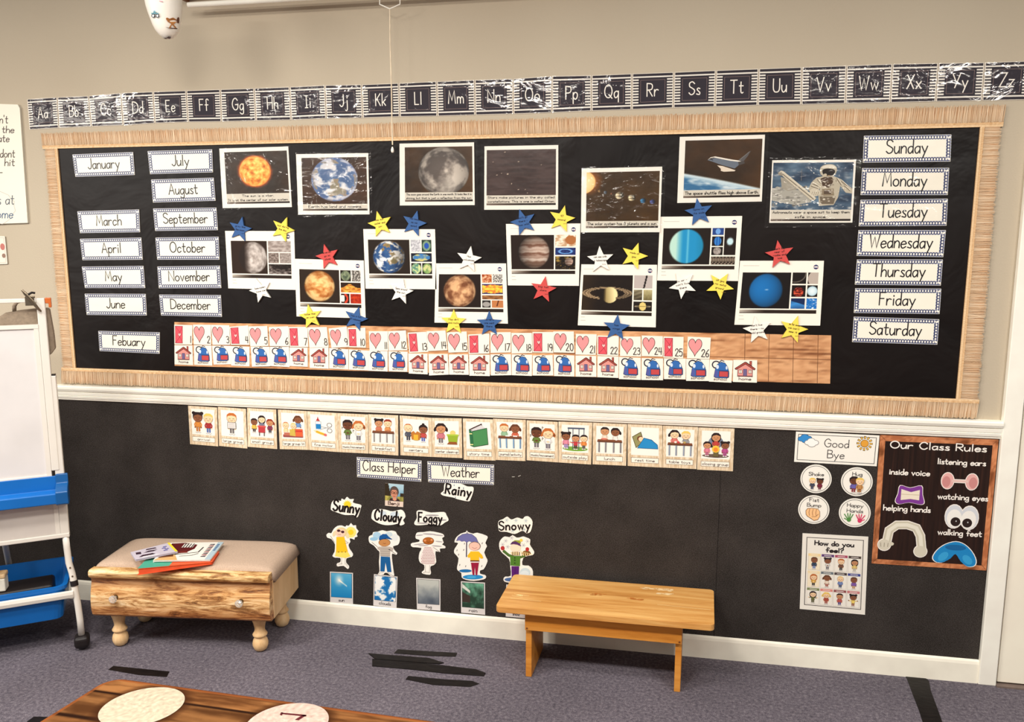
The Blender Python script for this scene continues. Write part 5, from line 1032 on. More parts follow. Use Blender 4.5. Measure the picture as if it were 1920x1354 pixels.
# ------------------------------------------------------------------ feelings chart
ZF = (1480, 990, 7.9647)
s = Sheet(quad8(ZF, (198,80,1180,132,1130,1298,155,1210)), -.0068); W, H = s.W, s.H; s.base((246, 240, 228)); s.frame(W*.065, H*.06, W*.935, H*.955, H*.008, (70, 60, 58), 1)
s.text('How do you', W*.49, H*.86, H*.055, W*.59, H*.014, (40, 32, 32), 2); s.text('feel?', W*.5, H*.775, H*.055, W*.26, H*.014, (40, 32, 32), 2)
HD = [(250,222,160),(96,60,120),(176,70,100),(80,66,60),(248,226,180),(110,120,126),(76,64,64),(64,76,150),(130,140,90),(226,140,130),(150,84,84),(206,130,130)]
KD = [('d','b','short',(44,66,90),(110,136,190)),('d','k','puff',(236,232,226),(120,116,122)),('l','o','short',(120,80,60),(50,44,44)),('m','k','long',(230,200,120),(200,190,170)),('l','o','long',(230,180,80),(50,46,46)),('d','b','pig',(240,220,200),(176,90,70)),('l','y','bald',(120,140,190),(50,66,110)),('d','b','short',(130,90,170),(200,150,100)),('l','k','long',(110,110,60),(90,90,50)),('l','y','pig',(180,80,60),(170,80,60)),('m','k','short',(196,90,80),(80,60,130)),('d','k','puff',(246,214,110),(160,96,60))]
for k in range(12):
    i, j = k % 4, k//4; x0, y1 = W*(.1+i*.205), H*(.745-j*.225); x1, y0 = x0+W*.19, y1-H*.215
    s.rect(x0, y0, x1, y1, (214, 204, 194), 1); s.rect(x0+W*.004, y0+H*.004, x1-W*.004, y1, (248, 242, 230) if i or j == 2 else (250, 236, 206), 2); s.rect(x0, y1-H*.032, x1, y1, HD[k], 3)
    s.stroke([(x0+W*(.04+t*.011), y1-H*(.016+.004*(-1)**t)) for t in range(11)], H*.005, (246, 238, 228), 4)
    a = KD[k]; kid(s, (x0+x1)/2, y0+H*.012, H*.165, a[0], a[1], a[2], a[3], a[4], 3, True, 'out' if k in (8, 11) else ('in' if k in (1, 4) else 'down'))
o = s.build('feelings_chart', CARD, None, label='white feelings chart headed How do you feel with twelve small children', cat='poster')
film(q(*ZF, [(150,38),(1205,98),(1168,1330),(125,1232)]), -.009, 0, o)
# ------------------------------------------------------------------ wood
def wood_mat(name, a, b, dark, scale=(2.2, 26, 26), rough=.45, marks=0):
    m, nt, bs = nodes(name); v = coords(nt, scale)
    n = N(nt, 'ShaderNodeTexNoise', Scale=1, Detail=6, Roughness=.62, Distortion=.5); nt.links.new(v, n.inputs['Vector'])
    r = ramp(nt, n.outputs[0], [(.28, dark), (.45, a), (.68, b)]); out = r.outputs[0]
    if marks:
        v2 = coords(nt, (9, 30, 9)); n2 = N(nt, 'ShaderNodeTexNoise', Scale=.7, Detail=4); nt.links.new(v2, n2.inputs['Vector'])
        r2 = ramp(nt, n2.outputs[0], [(.66, (0, 0, 0)), (.74, (255, 255, 255))])
        mx = N(nt, 'ShaderNodeMix', data_type='RGBA'); nt.links.new(r2.outputs[0], mx.inputs[0]); nt.links.new(out, mx.inputs[6]); mx.inputs[7].default_value = L4(shade(b, 1.12)); out = mx.outputs[2]
    nt.links.new(out, bs.inputs['Base Color']); bs.inputs['Roughness'].default_value = rough; bs.inputs['Specular IOR Level'].default_value = .35
    bump(nt, bs, n.outputs[0], .0015); return m
PINE = wood_mat('rough_pale_wood', (206, 152, 92), (238, 196, 140), (128, 74, 30), (3.2, 20, 16), .6)
PALE = wood_mat('unpainted_turned_wood', (218, 178, 128), (240, 208, 164), (176, 128, 80), (16, 16, 5), .55)
SIDE = wood_mat('pale_plywood', (216, 176, 128), (232, 196, 150), (196, 152, 104), (3, 12, 3), .6)
OAK = wood_mat('worn_orange_oak', (204, 146, 78), (226, 178, 110), (168, 108, 48), (2.5, 30, 30), .36)
OAKD = wood_mat('orange_oak_side', (208, 136, 54), (222, 154, 72), (182, 108, 36), (2, 24, 24), .4)

# ------------------------------------------------------------------ padded ottoman bench
rt = empty('ottoman', (.265, -.343, 0), math.radians(6.5), label='low padded ottoman made from a wooden drawer front, taupe cushion, turned legs', cat='ottoman')
bm = bmesh.new(); prism(bm, [(.02,.142),(-.004,.142),(-.014,.152),(-.019,.175),(-.019,.205),(-.014,.24),(-.006,.268),(-.003,.285),(-.008,.293),(-.017,.298),(-.021,.308),(-.02,.32),(-.013,.326),(.02,.326)], 'x', -.342, .342)
def drawer_wood():
    m, nt, bs = nodes('streaked_drawer_wood'); v = coords(nt, (7, 30, 46))
    n = N(nt, 'ShaderNodeTexNoise', Scale=1, Detail=7, Roughness=.72, Distortion=.8); nt.links.new(v, n.inputs['Vector'])
    r = ramp(nt, n.outputs[0], [(.34, (96, 60, 28)), (.43, (164, 116, 66)), (.5, (216, 174, 120)), (.62, (246, 220, 178))])
    g = nt.nodes.new('ShaderNodeTexCoord'); sp = nt.nodes.new('ShaderNodeSeparateXYZ'); nt.links.new(g.outputs['Object'], sp.inputs[0])
    zr = ramp(nt, sp.outputs['Z'], [(.1, (255,255,255)), (.142, (150, 104, 62)), (.165, (214, 168, 120)), (.2, (255, 255, 255)), (.25, (240, 214, 176)), (.28, (158, 112, 66)), (.297, (214, 180, 130)), (.306, (255, 255, 240)), (.33, (255, 252, 235))])  # tone by height: darker below the lip and at the bottom, paler lip
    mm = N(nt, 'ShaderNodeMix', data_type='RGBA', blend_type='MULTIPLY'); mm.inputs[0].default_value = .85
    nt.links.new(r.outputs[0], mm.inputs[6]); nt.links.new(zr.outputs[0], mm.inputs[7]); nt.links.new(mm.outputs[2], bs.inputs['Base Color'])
    bs.inputs['Roughness'].default_value = .5; bump(nt, bs, n.outputs[0], .004); return m
obj('drawer_front', bm, drawer_wood(), rt, smooth=False, bev=.002)
for sx in (-1, 1): obj('side_panel', BX(sx*.335-.008, sx*.335+.008, .02, .288, .142, .292), SIDE, rt, bev=.002)
obj('back_panel', BX(-.327, .327, .272, .288, .142, .292), SIDE, rt, bev=.002)
obj('bottom_panel', BX(-.327, .327, .02, .272, .142, .152), SIDE, rt)
bm = bmesh.new(); n = 36; m_ = 20; g_ = {}
def cush(i, j):
    x = -1+2*i/n; y = -1+2*j/m_; e = (1-abs(x)**9)*(1-abs(y)**8); X = .352*math.copysign(abs(x)**.92, x); Y = .158+.148*math.copysign(abs(y)**.92, y)
    X += .006*math.copysign(1, x)*math.sin(e*3.1); return (X, max(.021, Y), .285+.0575*max(0, e)**.32)
for i in range(n+1):
    for j in range(m_+1): g_[i, j] = bm.verts.new(cush(i, j))
for i in range(n):
    for j in range(m_): bm.faces.new((g_[i, j], g_[i+1, j], g_[i+1, j+1], g_[i, j+1]))
bm.faces.new([g_[i, 0] for i in range(n+1)]+[g_[n, j] for j in range(1, m_+1)]+[g_[i, m_] for i in range(n-1, -1, -1)]+[g_[0, j] for j in range(m_-1, 0, -1)])
obj('cushion', bm, plain('taupe_fabric', (186, 162, 142), .85, .15, var=.05, scale=240, bmp=.0008), rt, smooth=True)
LEG = [(.0,.0),(.014,.001),(.023,.008),(.0285,.022),(.029,.032),(.026,.045),(.02,.054),(.0195,.057),(.026,.062),(.0275,.067),(.024,.072),(.019,.082),(.019,.092),(.0225,.11),(.027,.124),(.0275,.134),(.024,.1425),(0,.1425)]
for x, y in ((-.276, .046), (.274, .046), (-.284, .24), (.287, .24)):
    bm = bmesh.new(); lathe(bm, LEG, 28, (x, y, 0)); obj('leg', bm, PALE, rt, smooth=True)
def glass(name, col=(1, .97, .92), rough=.03):
    m, nt, b = nodes(name); b.inputs['Base Color'].default_value = (*col, 1); b.inputs['Transmission Weight'].default_value = .75; b.inputs['Roughness'].default_value = rough; b.inputs['IOR'].default_value = 1.5; return m
KN = glass('clear_glass_knob')
BRASS = plain('dull_brass', (120, 92, 50), .35, .5, .8)
for x in (-.243, .235):
    bm = bmesh.new(); lathe(bm, [(0,0),(.006,0),(.005,.009),(.009,.012),(.0145,.018),(.0145,.024),(.009,.03),(0,.032)], 10)
    k = obj('knob', bm, KN, rt, (x, -.0165, .224), rot=(PI/2, 0, 0))
    bm = bmesh.new(); lathe(bm, [(0,-.002),(.009,-.002),(.009,.002),(.004,.003),(.004,.008),(0,.008)], 14); obj('screw_plate', bm, BRASS, k)

# ------------------------------------------------------------------ books on the ottoman
def book(name, cs, z0, zt, cover, label, spine=None, pages=(240, 232, 214), art=None, th=.0016, zb=None):
    """cs: four plan corners FL FR BR BL; zt: heights of the top cover at those corners"""
    c = sum((Vector(p) for p in cs), Vector((0, 0)))/4
    P = [Vector(p)-c for p in cs]; r = empty(name, (c.x, c.y, z0))
    def slab(bm, k, lo, hi):
        A = [bm.verts.new((p.x*k, p.y*k, l)) for p, l in zip(P, lo)]; B = [bm.verts.new((p.x*k, p.y*k, h)) for p, h in zip(P, hi)]
        bm.faces.new(A[::-1]); bm.faces.new(B)
        for i in range(4): j = (i+1) % 4; bm.faces.new((A[i], A[j], B[j], B[i]))
    zr = [z-z0 for z in zt]; zl = [z-z0 for z in zb] if zb else [0]*4
    bm = bmesh.new(); slab(bm, .965, [z+th for z in zl], [z-th for z in zr]); obj('pages', bm, plain(name+'_paper', pages, .8, .2), r)
    bm = bmesh.new(); slab(bm, 1, zl, [z+th for z in zl]); obj('back_cover', bm, plain(name+'_back', spine or cover, .4, .4), r)
    bm = bmesh.new(); slab(bm, 1, [z-th for z in zr], zr); fc = obj('front_cover', bm, plain(name+'_cover', cover, .35, .45), r)
    if art:
        class M(Sheet):
            def mp(s, p): return Vector(p)
        s = M(Y=0); s.quad = None; art(s)
        vs = []
        for x, y, z in s.V:
            u, v = x, z; pt = P[0]*(1-u)*(1-v)+P[1]*u*(1-v)+P[2]*u*v+P[3]*(1-u)*v; h = zr[0]*(1-u)*(1-v)+zr[1]*u*(1-v)+zr[2]*u*v+zr[3]*(1-u)*v
            vs.append((pt.x*.995, pt.y*.995, h-y+.0001))
        me = bpy.data.meshes.new('cover_picture'); me.from_pydata(vs, [], s.Fc); me.update()
        bm = bmesh.new(); bm.from_mesh(me); bmesh.ops.reverse_faces(bm, faces=[f for f in bm.faces if f.normal.z < 0]); bm.to_mesh(me); bm.free()
        at = me.color_attributes.new('Col', 'FLOAT_COLOR', 'POINT'); buf = []
        for c_ in s.C: buf += L4(c_)
        at.data.foreach_set('color', buf); o = link('cover_picture', me, CARD, fc)
    return tag(r, label, 'book', 'books on the padded ottoman')
def F2(x, y, z): p = fl(200+x/7.385, 1000+y/7.385, z); return (p.x, p.y)
def art1(s):
    s.rect(0, 0, 1, 1, (72, 160, 136), 0); s.rect(.42, 0, 1, 1, (226, 90, 50), .3); s.poly([(.14,.3),(.3,.34),(.29,.44),(.15,.42)], (236,232,222), 1); s.stroke([(.17,.36),(.2,.4),(.23,.36),(.27,.39)], .014, (60,110,90), 2)
book('orange_book', [F2(418, 492, .369), F2(1462, 398, .3535), F2(1560, 250, .3535), F2(650, 250, .369)], .3445, (.369, .3535, .3535, .369), (226, 92, 48), 'thick orange picture book at the bottom of the pile on the ottoman', spine=(222, 84, 44), pages=(224, 88, 50), art=art1)
def art2(s):
    s.rect(0, 0, 1, 1, (236, 232, 222), 0); s.poly([(0,0),(.42,0),(.3,.3),(.1,.26)],(214,170,110),1); s.poly([(.05,.12),(.3,.2),(.26,.3),(.06,.28)],(110,64,36),2)
    s.poly([(.1,.5),(.46,.42),(.56,.62),(.55,.86),(.3,.98),(.06,.95)],(92,28,30),1); s.rect(.3,.7,.5,.92,(230,226,218),2); [s.rect(.32+i*.05,.7,.34+i*.05,.92,(40,20,22),3) for i in range(4)]
    s.stroke([(.3,.3),(.5,.36),(.68,.42),(.7,.7)],.022,(40,30,34),3); s.stroke([(.4,.2),(.6,.24),(.7,.34)],.018,(40,30,34),3); s.poly([(.2,.36),(.5,.4),(.44,.5),(.16,.46)],(120,44,36),2)
    s.poly([(.9,0),(1,0),(1,1),(.9,1)],(176,196,206),1); c = s.sub(.83,.1,.001,.001)
    for i in range(9): s.poly([(.78,.16+i*.085),(.87,.15+i*.085),(.87,.21+i*.085),(.79,.2+i*.085)],(130,50,60) if i % 2 else (60,44,60),2)
    for i in range(5): s.rect(.92,.5+i*.08,.965,.55+i*.08,(50,90,140),2)
book('picture_book', [F2(640, 376, .376), F2(1432, 366, .3615), F2(1622, 122, .3615), F2(868, 132, .376)], .36, (.376, .3615, .3615, .376), (236, 232, 224), 'white picture book with dark red and black drawings lying on the orange book', art=art2, zb=(.3705, .356, .356, .3705))
def art3(s):
    s.rect(0, 0, 1, 1, (196, 188, 200), 0)
    for a in ([(.1,.2),(.3,.12),(.5,.2),(.45,.34),(.2,.36)], [(.25,.55),(.5,.5),(.62,.6),(.4,.68)], [(.08,.55),(.2,.5),(.22,.75),(.1,.8)], [(.35,.78),(.62,.74),(.6,.86),(.38,.9)]): s.poly(a, (60, 40, 54), 1)
    s.poly([(.14,.1),(.6,.08),(.5,.16),(.2,.18)],(244,240,240),1)
    for i in range(4): s.rect(.72+.05*(i % 2), .3+i*.12, .82+.05*(i % 2), .38+i*.12, (84,84,150), 1)
    s.rect(.94, 0, 1, 1, (238, 214, 60), 2)
book('board_book', [F2(400, 366, .3835), F2(985, 250, .3835), F2(870, 128, .3835), F2(330, 262, .3835)], .377, (.3835,)*4, (196, 188, 200), 'small lilac board book with yellow spine on top of the pile', pages=(176,168,182), art=art3)

# ------------------------------------------------------------------ low wooden bench
rb = empty('bench', (1.823, -.175, 0), 0, label='low orange oak bench with worn scratched top and plank legs', cat='bench')
SH = .05
def shear(o):
    for v in o.data.vertices: v.co.x += SH*v.co.y
bm = bmesh.new(); prism(bm, rrect(-.366, .372, -.139, .139, .016), 'z', .259, .280); SEATBM = bm
for x in (-.27, .247): shear(obj('leg', BX(x, x+.021, -.088, .122, 0, .259), OAKD, rb, bev=.0015))
shear(obj('front_rail', BX(-.27, .268, -.104, -.0885, .184, .259), OAKD, rb, bev=.0015))
shear(obj('back_rail', BX(-.27, .268, .1225, .138, .172, .259), OAKD, rb, bev=.0015))
for x in (-.263, .26):
    bm = bmesh.new(); lathe(bm, [(0, 0), (.003, 0), (.003, .002), (0, .0025)], 10); o = obj('screw', bm, plain('rusty_screw', (110, 60, 30), .5, .5), rb, (x-.005, -.104, .192), rot=(PI/2, 0, 0))
class M(Sheet):
    def mp(s, p): return Vector(p)
s = M(Y=0); s.quad = None
rnd = random.Random(5)
for x0, y0, w_, h_, k, col in ((.17,.105,.11,.016,26,(238,212,166)),(.2,.07,.05,.012,14,(236,208,160)),(-.03,.02,.045,.016,12,(176,104,44)),(.1,.01,.06,.014,14,(184,110,48)),(-.31,-.04,.03,.012,5,(244,216,150))):
    for i in range(k):
        x, y = x0+(rnd.random()-.5)*w_, y0+(rnd.random()-.5)*h_; a, b = .004+.008*rnd.random(), .001+.003*rnd.random(); s.ell(x, y, a, b, shade(col, .92+.16*rnd.random()), 0, 8)
for x0, y0, x1 in ((-.33,-.065,-.22),(-.33,-.045,-.29),(-.325,-.03,-.27),(.18,-.02,.36)): s.stroke([(x0, y0), (x1, y0-.006)], .0018, (246, 220, 158), 0)
bm = SEATBM; bmesh.ops.recalc_face_normals(bm, faces=bm.faces); lay = bm.verts.layers.float_color.new('Col')
vv = [bm.verts.new((x, z, .2803-y*.5)) for x, y, z in s.V]
for v, c_ in zip(vv, s.C): v[lay] = L4(c_)
for f in s.Fc:
    nf = bm.faces.new([vv[i] for i in f]); nf.material_index = 1; nf.normal_update()
    if nf.normal.z < 0: nf.normal_flip()
me = bpy.data.meshes.new('seat'); bm.to_mesh(me); bm.free()
o = link('seat', me, [OAK, CARD], rb); shear(o); md = o.modifiers.new('edge', 'BEVEL'); md.width = .006; md.segments = 3; md.limit_method = 'ANGLE'; md.angle_limit = .6

# ------------------------------------------------------------------ whiteboard easel
TH35 = math.radians(35)
re_ = empty('easel', (-.16, -.372, 0), TH35, label='white frame whiteboard easel on black casters with blue marker tray', cat='easel')
EW = plain('white_enamel_tube', (224, 218, 208), .35, .45, var=.02, scale=6)
EB = plain('whiteboard_surface', (216, 212, 210), .3, .5, var=.03, scale=5)
BLU = plain('blue_plastic', (8, 98, 176), .38, .45, var=.04, scale=7)
BLUD = plain('darker_blue_plastic', (8, 80, 140), .35, .5, var=.05, scale=9)
BLK = plain('black_rubber', (26, 20, 20), .5, .4)
STEEL = plain('worn_nickel', (150, 136, 116), .28, .5, .9)
AW = -.72
for x0, x1 in ((-.04, -.0135), (AW+.0135, AW+.04)): obj('upper_post', BX(x0, x1, -.008, .012, .7, 1.331), EW, re_, bev=.003)
for x0, x1 in ((-.029, 0), (AW, AW+.029)): obj('side_post', BX(x0, x1, -.006, .02, .44, 1.051), EW, re_, bev=.003)
for x0, x1 in ((-.029, 0), (AW, AW+.029)): obj('post_cap', BX(x0+.001, x1-.001, -.005, .019, 1.051, 1.055), BLK, re_)
obj('top_bar', BX(AW+.04, -.04, -.007, .011, 1.317, 1.331), EW, re_, bev=.002)
wb = obj('whiteboard', BX(AW+.053, -.053, -.004, .006, .68, 1.232), EB, re_)
bm = bmesh.new()
for a in ((AW+.04, -.04, 1.224, 1.238), (AW+.04, -.04, .672, .686)): box(bm, a[0], a[1], -.009, .01, a[2], a[3])
for a in ((AW+.04, AW+.055), (-.055, -.04)): box(bm, a[0], a[1], -.008, .01, .686, 1.224)
obj('board_frame', bm, EW, wb)
lp = obj('lower_panel', BX(AW+.044, -.044, -.003, .006, .458, .6), plain('lower_board', (208, 200, 192), .4, .4, var=.03, scale=6), re_)
obj('panel_edge', BX(-.044, -.029, -.005, .008, .458, .6), EW, lp)
obj('bottom_bar', BX(AW+.0, -.0, -.008, .018, .441, .4575), EW, re_, bev=.003)
bm = bmesh.new(); prism(bm, [(-.009,.682),(-.013,.682),(-.016,.63),(-.05,.622),(-.055,.63),(-.062,.626),(-.062,.59),(-.05,.585),(-.009,.6)], 'x', AW-.0, -.02)
tr = obj('marker_tray', bm, BLU, re_, bev=.002)
bm = bmesh.new(); prism(bm, [(-.007,.688),(-.016,.688),(-.022,.655),(-.05,.645),(-.066,.632),(-.067,.588),(-.05,.58),(-.007,.58)], 'x', -.028, .012); obj('tray_end_cap', bm, BLUD, tr, bev=.003, seg=3)
for sx, x in ((1, -.0145), (-1, AW+.0145)):
    pts = [(x, .004, .445), (x+sx*.001, .003, .4), (x+sx*.004, -.002, .34), (x+sx*.012, -.008, .3), (x+sx*.016, -.012, .265), (x+sx*.018, -.016, .235), (x+sx*.023, -.02, .18), (x+sx*.026, -.022, .12), (x+sx*.027, -.022, .055)]
    bm = bmesh.new(); tube(bm, pts, .0115, 14); lg = obj('leg', bm, EW, re_, smooth=True)
    bm = bmesh.new(); tube(bm, [(x+sx*.0155, -.0115, .272), (x+sx*.0175, -.0145, .252)], .0135, 14); obj('collar', bm, BLK, lg, smooth=False)
    for z_, o_ in ((.325, .008), (.292, .0135)):
        bm = bmesh.new(); lathe(bm, [(0, 0), (.0035, 0), (.003, .002), (0, .0025)], 10); obj('rivet', bm, STEEL, lg, (x+sx*o_, -.0165 if z_ > .3 else -.0205, z_), rot=(PI/2, 0, 0))
    bm = bmesh.new(); tube(bm, [(x-sx*.24, .02, 1.04), (x-sx*.24, .147, .72), (x-sx*.24, .405, .06)], .011, 12); obj('rear_leg', bm, EW, re_, smooth=True)
    for yy in (-.022, .405):
        bm = bmesh.new(); lathe(bm, [(.0, -.016), (.022, -.016), (.028, -.01), (.029, 0), (.028, .01), (.022, .016), (0, .016)], 24); bm.transform(Matrix.Rotation(PI/2, 4, 'Y')); o = obj('caster', bm, BLK, re_, (x+sx*(.027 if yy < 0 else -.24), yy, .0295), smooth=False, bev=.002)
        bm = bmesh.new(); box(bm, -.026, .026, -.03, .03, -.018, .029); obj('caster_fork', bm, BLK, o, bev=.015, seg=4)
bm = bmesh.new(); prism(bm, [(-.030,.211),(-.019,.211),(-.016,.222),(-.019,.238),(-.030,.238),(-.033,.225)], 'x', AW-.0, -.0015); obj('cross_bar', bm, EW, re_, bev=.002)

# blue bin in the easel
bi = empty('storage_bin', (-.16, -.372, 0), TH35, label='blue plastic bin on the easel shelf between its white legs', cat='bin')
bm = bmesh.new(); x0, x1 = AW+.035, -.03; T_ = .004
def ring(xa, xb, ya, yb, z, r=.03): return [bm.verts.new((a, b, z)) for a, b in rrect(xa, xb, ya, yb, r, 4)]
R = [ring(x0+.025, x1-.016, .0, .27, .127), ring(x0, x1, -.014, .3, .243), ring(x0-.006, x1+.008, -.014, .306, .243), ring(x0-.006, x1+.008, -.014, .306, .256), ring(x0+.006, x1-.008, -.004, .292, .256), ring(x0+.03, x1-.022, .006, .264, .131)]
for a, b in zip(R, R[1:]):
    for i in range(len(a)): j = (i+1) % len(a); bm.faces.new((a[i], a[j], b[j], b[i]))
bm.faces.new(R[0][::-1]); bm.faces.new(R[-1]); obj('bin_body', bm, BLU, bi, smooth=False)
def inbin(name, a, z0, mat, label, cat, rz=0):
    e = empty(name, (-.16+math.cos(TH35)*a[0]-math.sin(TH35)*a[1], -.372+math.sin(TH35)*a[0]+math.cos(TH35)*a[1], z0), TH35+rz, label=label, cat=cat); return e
e = inbin('pencil_case', (-.27, .13), .1325, BLK, 'black pencil case lying in the blue bin', 'pencil case', .04)
obj('case_body', BX(-.19, .19, -.06, .06, 0, .1), BLK, e, bev=.012, seg=3); obj('zipper', BX(-.17, .17, -.064, -.058, .07, .074), STEEL, e)
e = inbin('board_eraser', (-.29, .11), .234, BLK, 'white and tan board eraser on the black case in the bin', 'eraser', -.1)
obj('felt_pad', BX(-.06, .06, -.024, .024, 0, .05), plain('white_felt', (230, 222, 206), .9, .1), e, bev=.004); obj('wooden_grip', BX(-.062, .062, -.025, .025, .05, .068), PALE, e, bev=.005)

# grey bag, clip and orange hook on the easel top
bg = empty('hanging_bag', (-.16, -.372, 0), TH35, label='grey fabric bag hanging behind the easel top bar', cat='bag')
GRY = plain('grey_canvas', (146, 130, 112), .8, .2, var=.06, scale=120, bmp=.001)
bm = bmesh.new(); prism(bm, [(-.3,1.13),(-.2,1.115),(-.03,1.118),(-.012,1.124),(.002,1.143),(.001,1.2),(-.006,1.287),(-.012,1.292),(-.05,1.291),(-.1,1.286),(-.145,1.278),(-.16,1.268),(-.2,1.24),(-.29,1.19)], 'y', .03, .075); obj('bag_body', bm, GRY, bg, bev=.006, seg=3)
bm = bmesh.new(); tube(bm, smooth([(-.116,1.28),(-.114,1.3),(-.105,1.316),(-.085,1.322),(-.066,1.32),(-.06,1.31)], 1) and [(-.117,.056,1.28),(-.116,.056,1.3),(-.108,.056,1.315),(-.09,.056,1.322),(-.066,.056,1.324),(-.045,.056,1.312),(-.03,.056,1.29)], .007, 10); obj('handle', bm, GRY, bg, smooth=True)
ck = empty('metal_clip', (-.16, -.372, 0), TH35, label='nickel spring clip clamped on the top bar of the easel', cat='clip')
bm = bmesh.new(); tube(bm, [(-.078,-.02,1.362),(-.066,-.024,1.35),(-.048,-.026,1.325),(-.03,-.022,1.292),(-.026,-.02,1.286),(-.036,-.018,1.294),(-.056,-.018,1.325),(-.072,-.018,1.348),(-.078,-.02,1.362)], .0034, 8, False); obj('clip_lever', bm, STEEL, ck, smooth=True)
bm = bmesh.new(); box(bm, -.073, -.045, -.012, -.0085, 1.306, 1.338); box(bm, -.073, -.045, .0125, .016, 1.306, 1.338); box(bm, -.073, -.045, -.012, .016, 1.3355, 1.339); obj('clip_jaw', bm, STEEL, ck, bev=.001)
bm = bmesh.new(); tube(bm, [(-.062,-.014,1.345),(-.05,-.012,1.352),(-.04,-.012,1.35)], .004, 8); obj('clip_tab', bm, BLK, ck)
oc = empty('orange_hook', (-.16, -.372, 0), TH35, label='small orange plastic hook at the end of the easel top bar', cat='hook')
ORG = plain('orange_plastic', (196, 100, 44), .35, .5)
bm = bmesh.new(); prism(bm, [(-.013,1.332),(.006,1.332),(.006,1.297),(-.003,1.297),(-.003,1.312),(-.013,1.312)], 'y', -.006, .01); obj('hook_body', bm, ORG, oc, bev=.002)

# ------------------------------------------------------------------ papers on the wall beside the easel
s = Sheet(Y=-.010, pix=(0, 0, 1)); s.outline([(-150, 190), (33, 196), (37, 203), (52, 418), (-135, 424)], (246, 238, 220), .0095); c = s.sub(0, 0, 1, -1)
for t, x, y, h, w, col in (("n't", 7, 231, 15, 15, (92, 84, 80)), ('the', 15, 249, 13, 22, (92, 84, 80)), ('ate', 7, 266, 14, 20, (92, 84, 80)), ('dont', 14, 295, 15, 27, (92, 84, 80)), ('hit', 18, 311, 14, 18, (92, 84, 80)), ('-', 1, 328, 12, 6, (92, 84, 80)), ('s at', 11, 383, 19, 30, (92, 100, 112)), ('ome', 9, 409, 17, 30, (74, 104, 136))): c.text(t, x, -y, h, w, 1.5, col, 2, slant=.05)
s.stroke([(-6+34*math.cos(t*.21)+2*math.sin(t*2.1), 390+31*math.sin(t*.21)+2*math.cos(t*2.3)) for t in range(31)], .8, (196, 188, 178), 1)
s.build('chart_paper', PAPER, None, label='large white chart paper with handwriting taped above the easel', cat='chart paper')
s = Sheet([(-34, 441), (9, 443), (14, 495), (-30, 497)], -.006); s.base((240, 228, 212)); W, H = s.W, s.H; s.frame(W*.05, H*.05, W*.95, H*.95, H*.015, (206, 190, 176), 1); s.ell(W*.86, H*.62, W*.1, H*.12, (196, 120, 110), 1); s.ell(W*.88, H*.3, W*.08, H*.08, (150, 120, 104), 1)
s.build('small_picture_card', PAPER, None, label='small cream card with faint pictures below the chart paper', cat='card')

# ------------------------------------------------------------------ pull-down screen above the board
yS = -.07
(xa, za), (xb, zb), (xm, zm) = wl(353, 9.5, yS), wl(700, -4, yS), wl(733, 17, yS)
ps = empty('projection_screen', (xm, yS, 2.41), 0, label='rolled-up pull-down screen with white bottom rod above the alphabet strip', cat='screen')
hl = xm-xa
TAN = plain('tan_screen_case', (196, 164, 134), .5, .3, var=.03, scale=4)
obj('screen_case', BX(-hl-.035, hl+.035, -.012, .068, .012, .085), TAN, ps, bev=.008, seg=3)
bm = bmesh.new(); tube(bm, [(-hl, 0, za-2.41), (hl, 0, za-2.41)], .0095, 16); obj('bottom_rod', bm, WHITE, ps, smooth=False)
obj('end_bracket', BX(-hl-.05, -hl-.036, .0, .069, .0, .08), plain('brown_bracket', (120, 78, 52), .5, .3), ps, bev=.002)
HP = [wl(x, y, yS) for x, y in ((713, -6), (713, 9), (732, 17.5), (751, 9), (751, -6))]
bm = bmesh.new(); tube(bm, [(x-xm, -.006, z-2.41) for x, z in HP], .0022, 8); hd = obj('pull_handle', bm, WHITE, ps)
CP = [wl(x, y, yS) for x, y in ((732, 17.5), (732.5, 80), (735, 160), (736, 230), (737, 272))]
bm = bmesh.new(); tube(bm, [(x-xm, -.006, z-2.41) for x, z in CP], .0022, 8); co = obj('pull_cord', bm, plain('cream_cord', (236, 218, 190), .7, .2), ps)
bm = bmesh.new(); lathe(bm, [(0, 0), (.004, .001), (.0055, .006), (.005, .013), (.0025, .02), (0, .022)], 12); kx, kz = wl(737, 287, yS); obj('cord_bead', bm, WHITE, co, (kx-xm, -.006, kz-2.41), smooth=True)

# ------------------------------------------------------------------ white hanging ornament printed with toys
yB = -.36
PR = [(-40, 20), (-30, 29), (-15, 33.5), (0, 34), (12, 33), (24, 31), (36, 28), (48, 25), (58, 21), (66, 15), (71, 9), (74, 0)]
ctr = lambda py: 306+max(0, py)*.125
bx, bz = wl(306, 0, yB); sc_ = (wl(356, 0, yB)[0]-bx)/50*.89
s = Sheet(Y=yB); s.mp = None
V, Fc, C = [], [], []; NN = 28
for py, r in PR:
    x0, z0 = wl(ctr(py), py, yB)
    for k in range(NN): t = 2*PI*k/NN; V.append((x0-bx+r*sc_*math.cos(t), r*sc_*math.sin(t), z0-bz)); C.append((250, 244, 232))
for i in range(len(PR)-1):
    for k in range(NN): j = (k+1) % NN; Fc.append((i*NN+k, i*NN+j, (i+1)*NN+j, (i+1)*NN+k))
Fc.append(tuple(range(NN)))
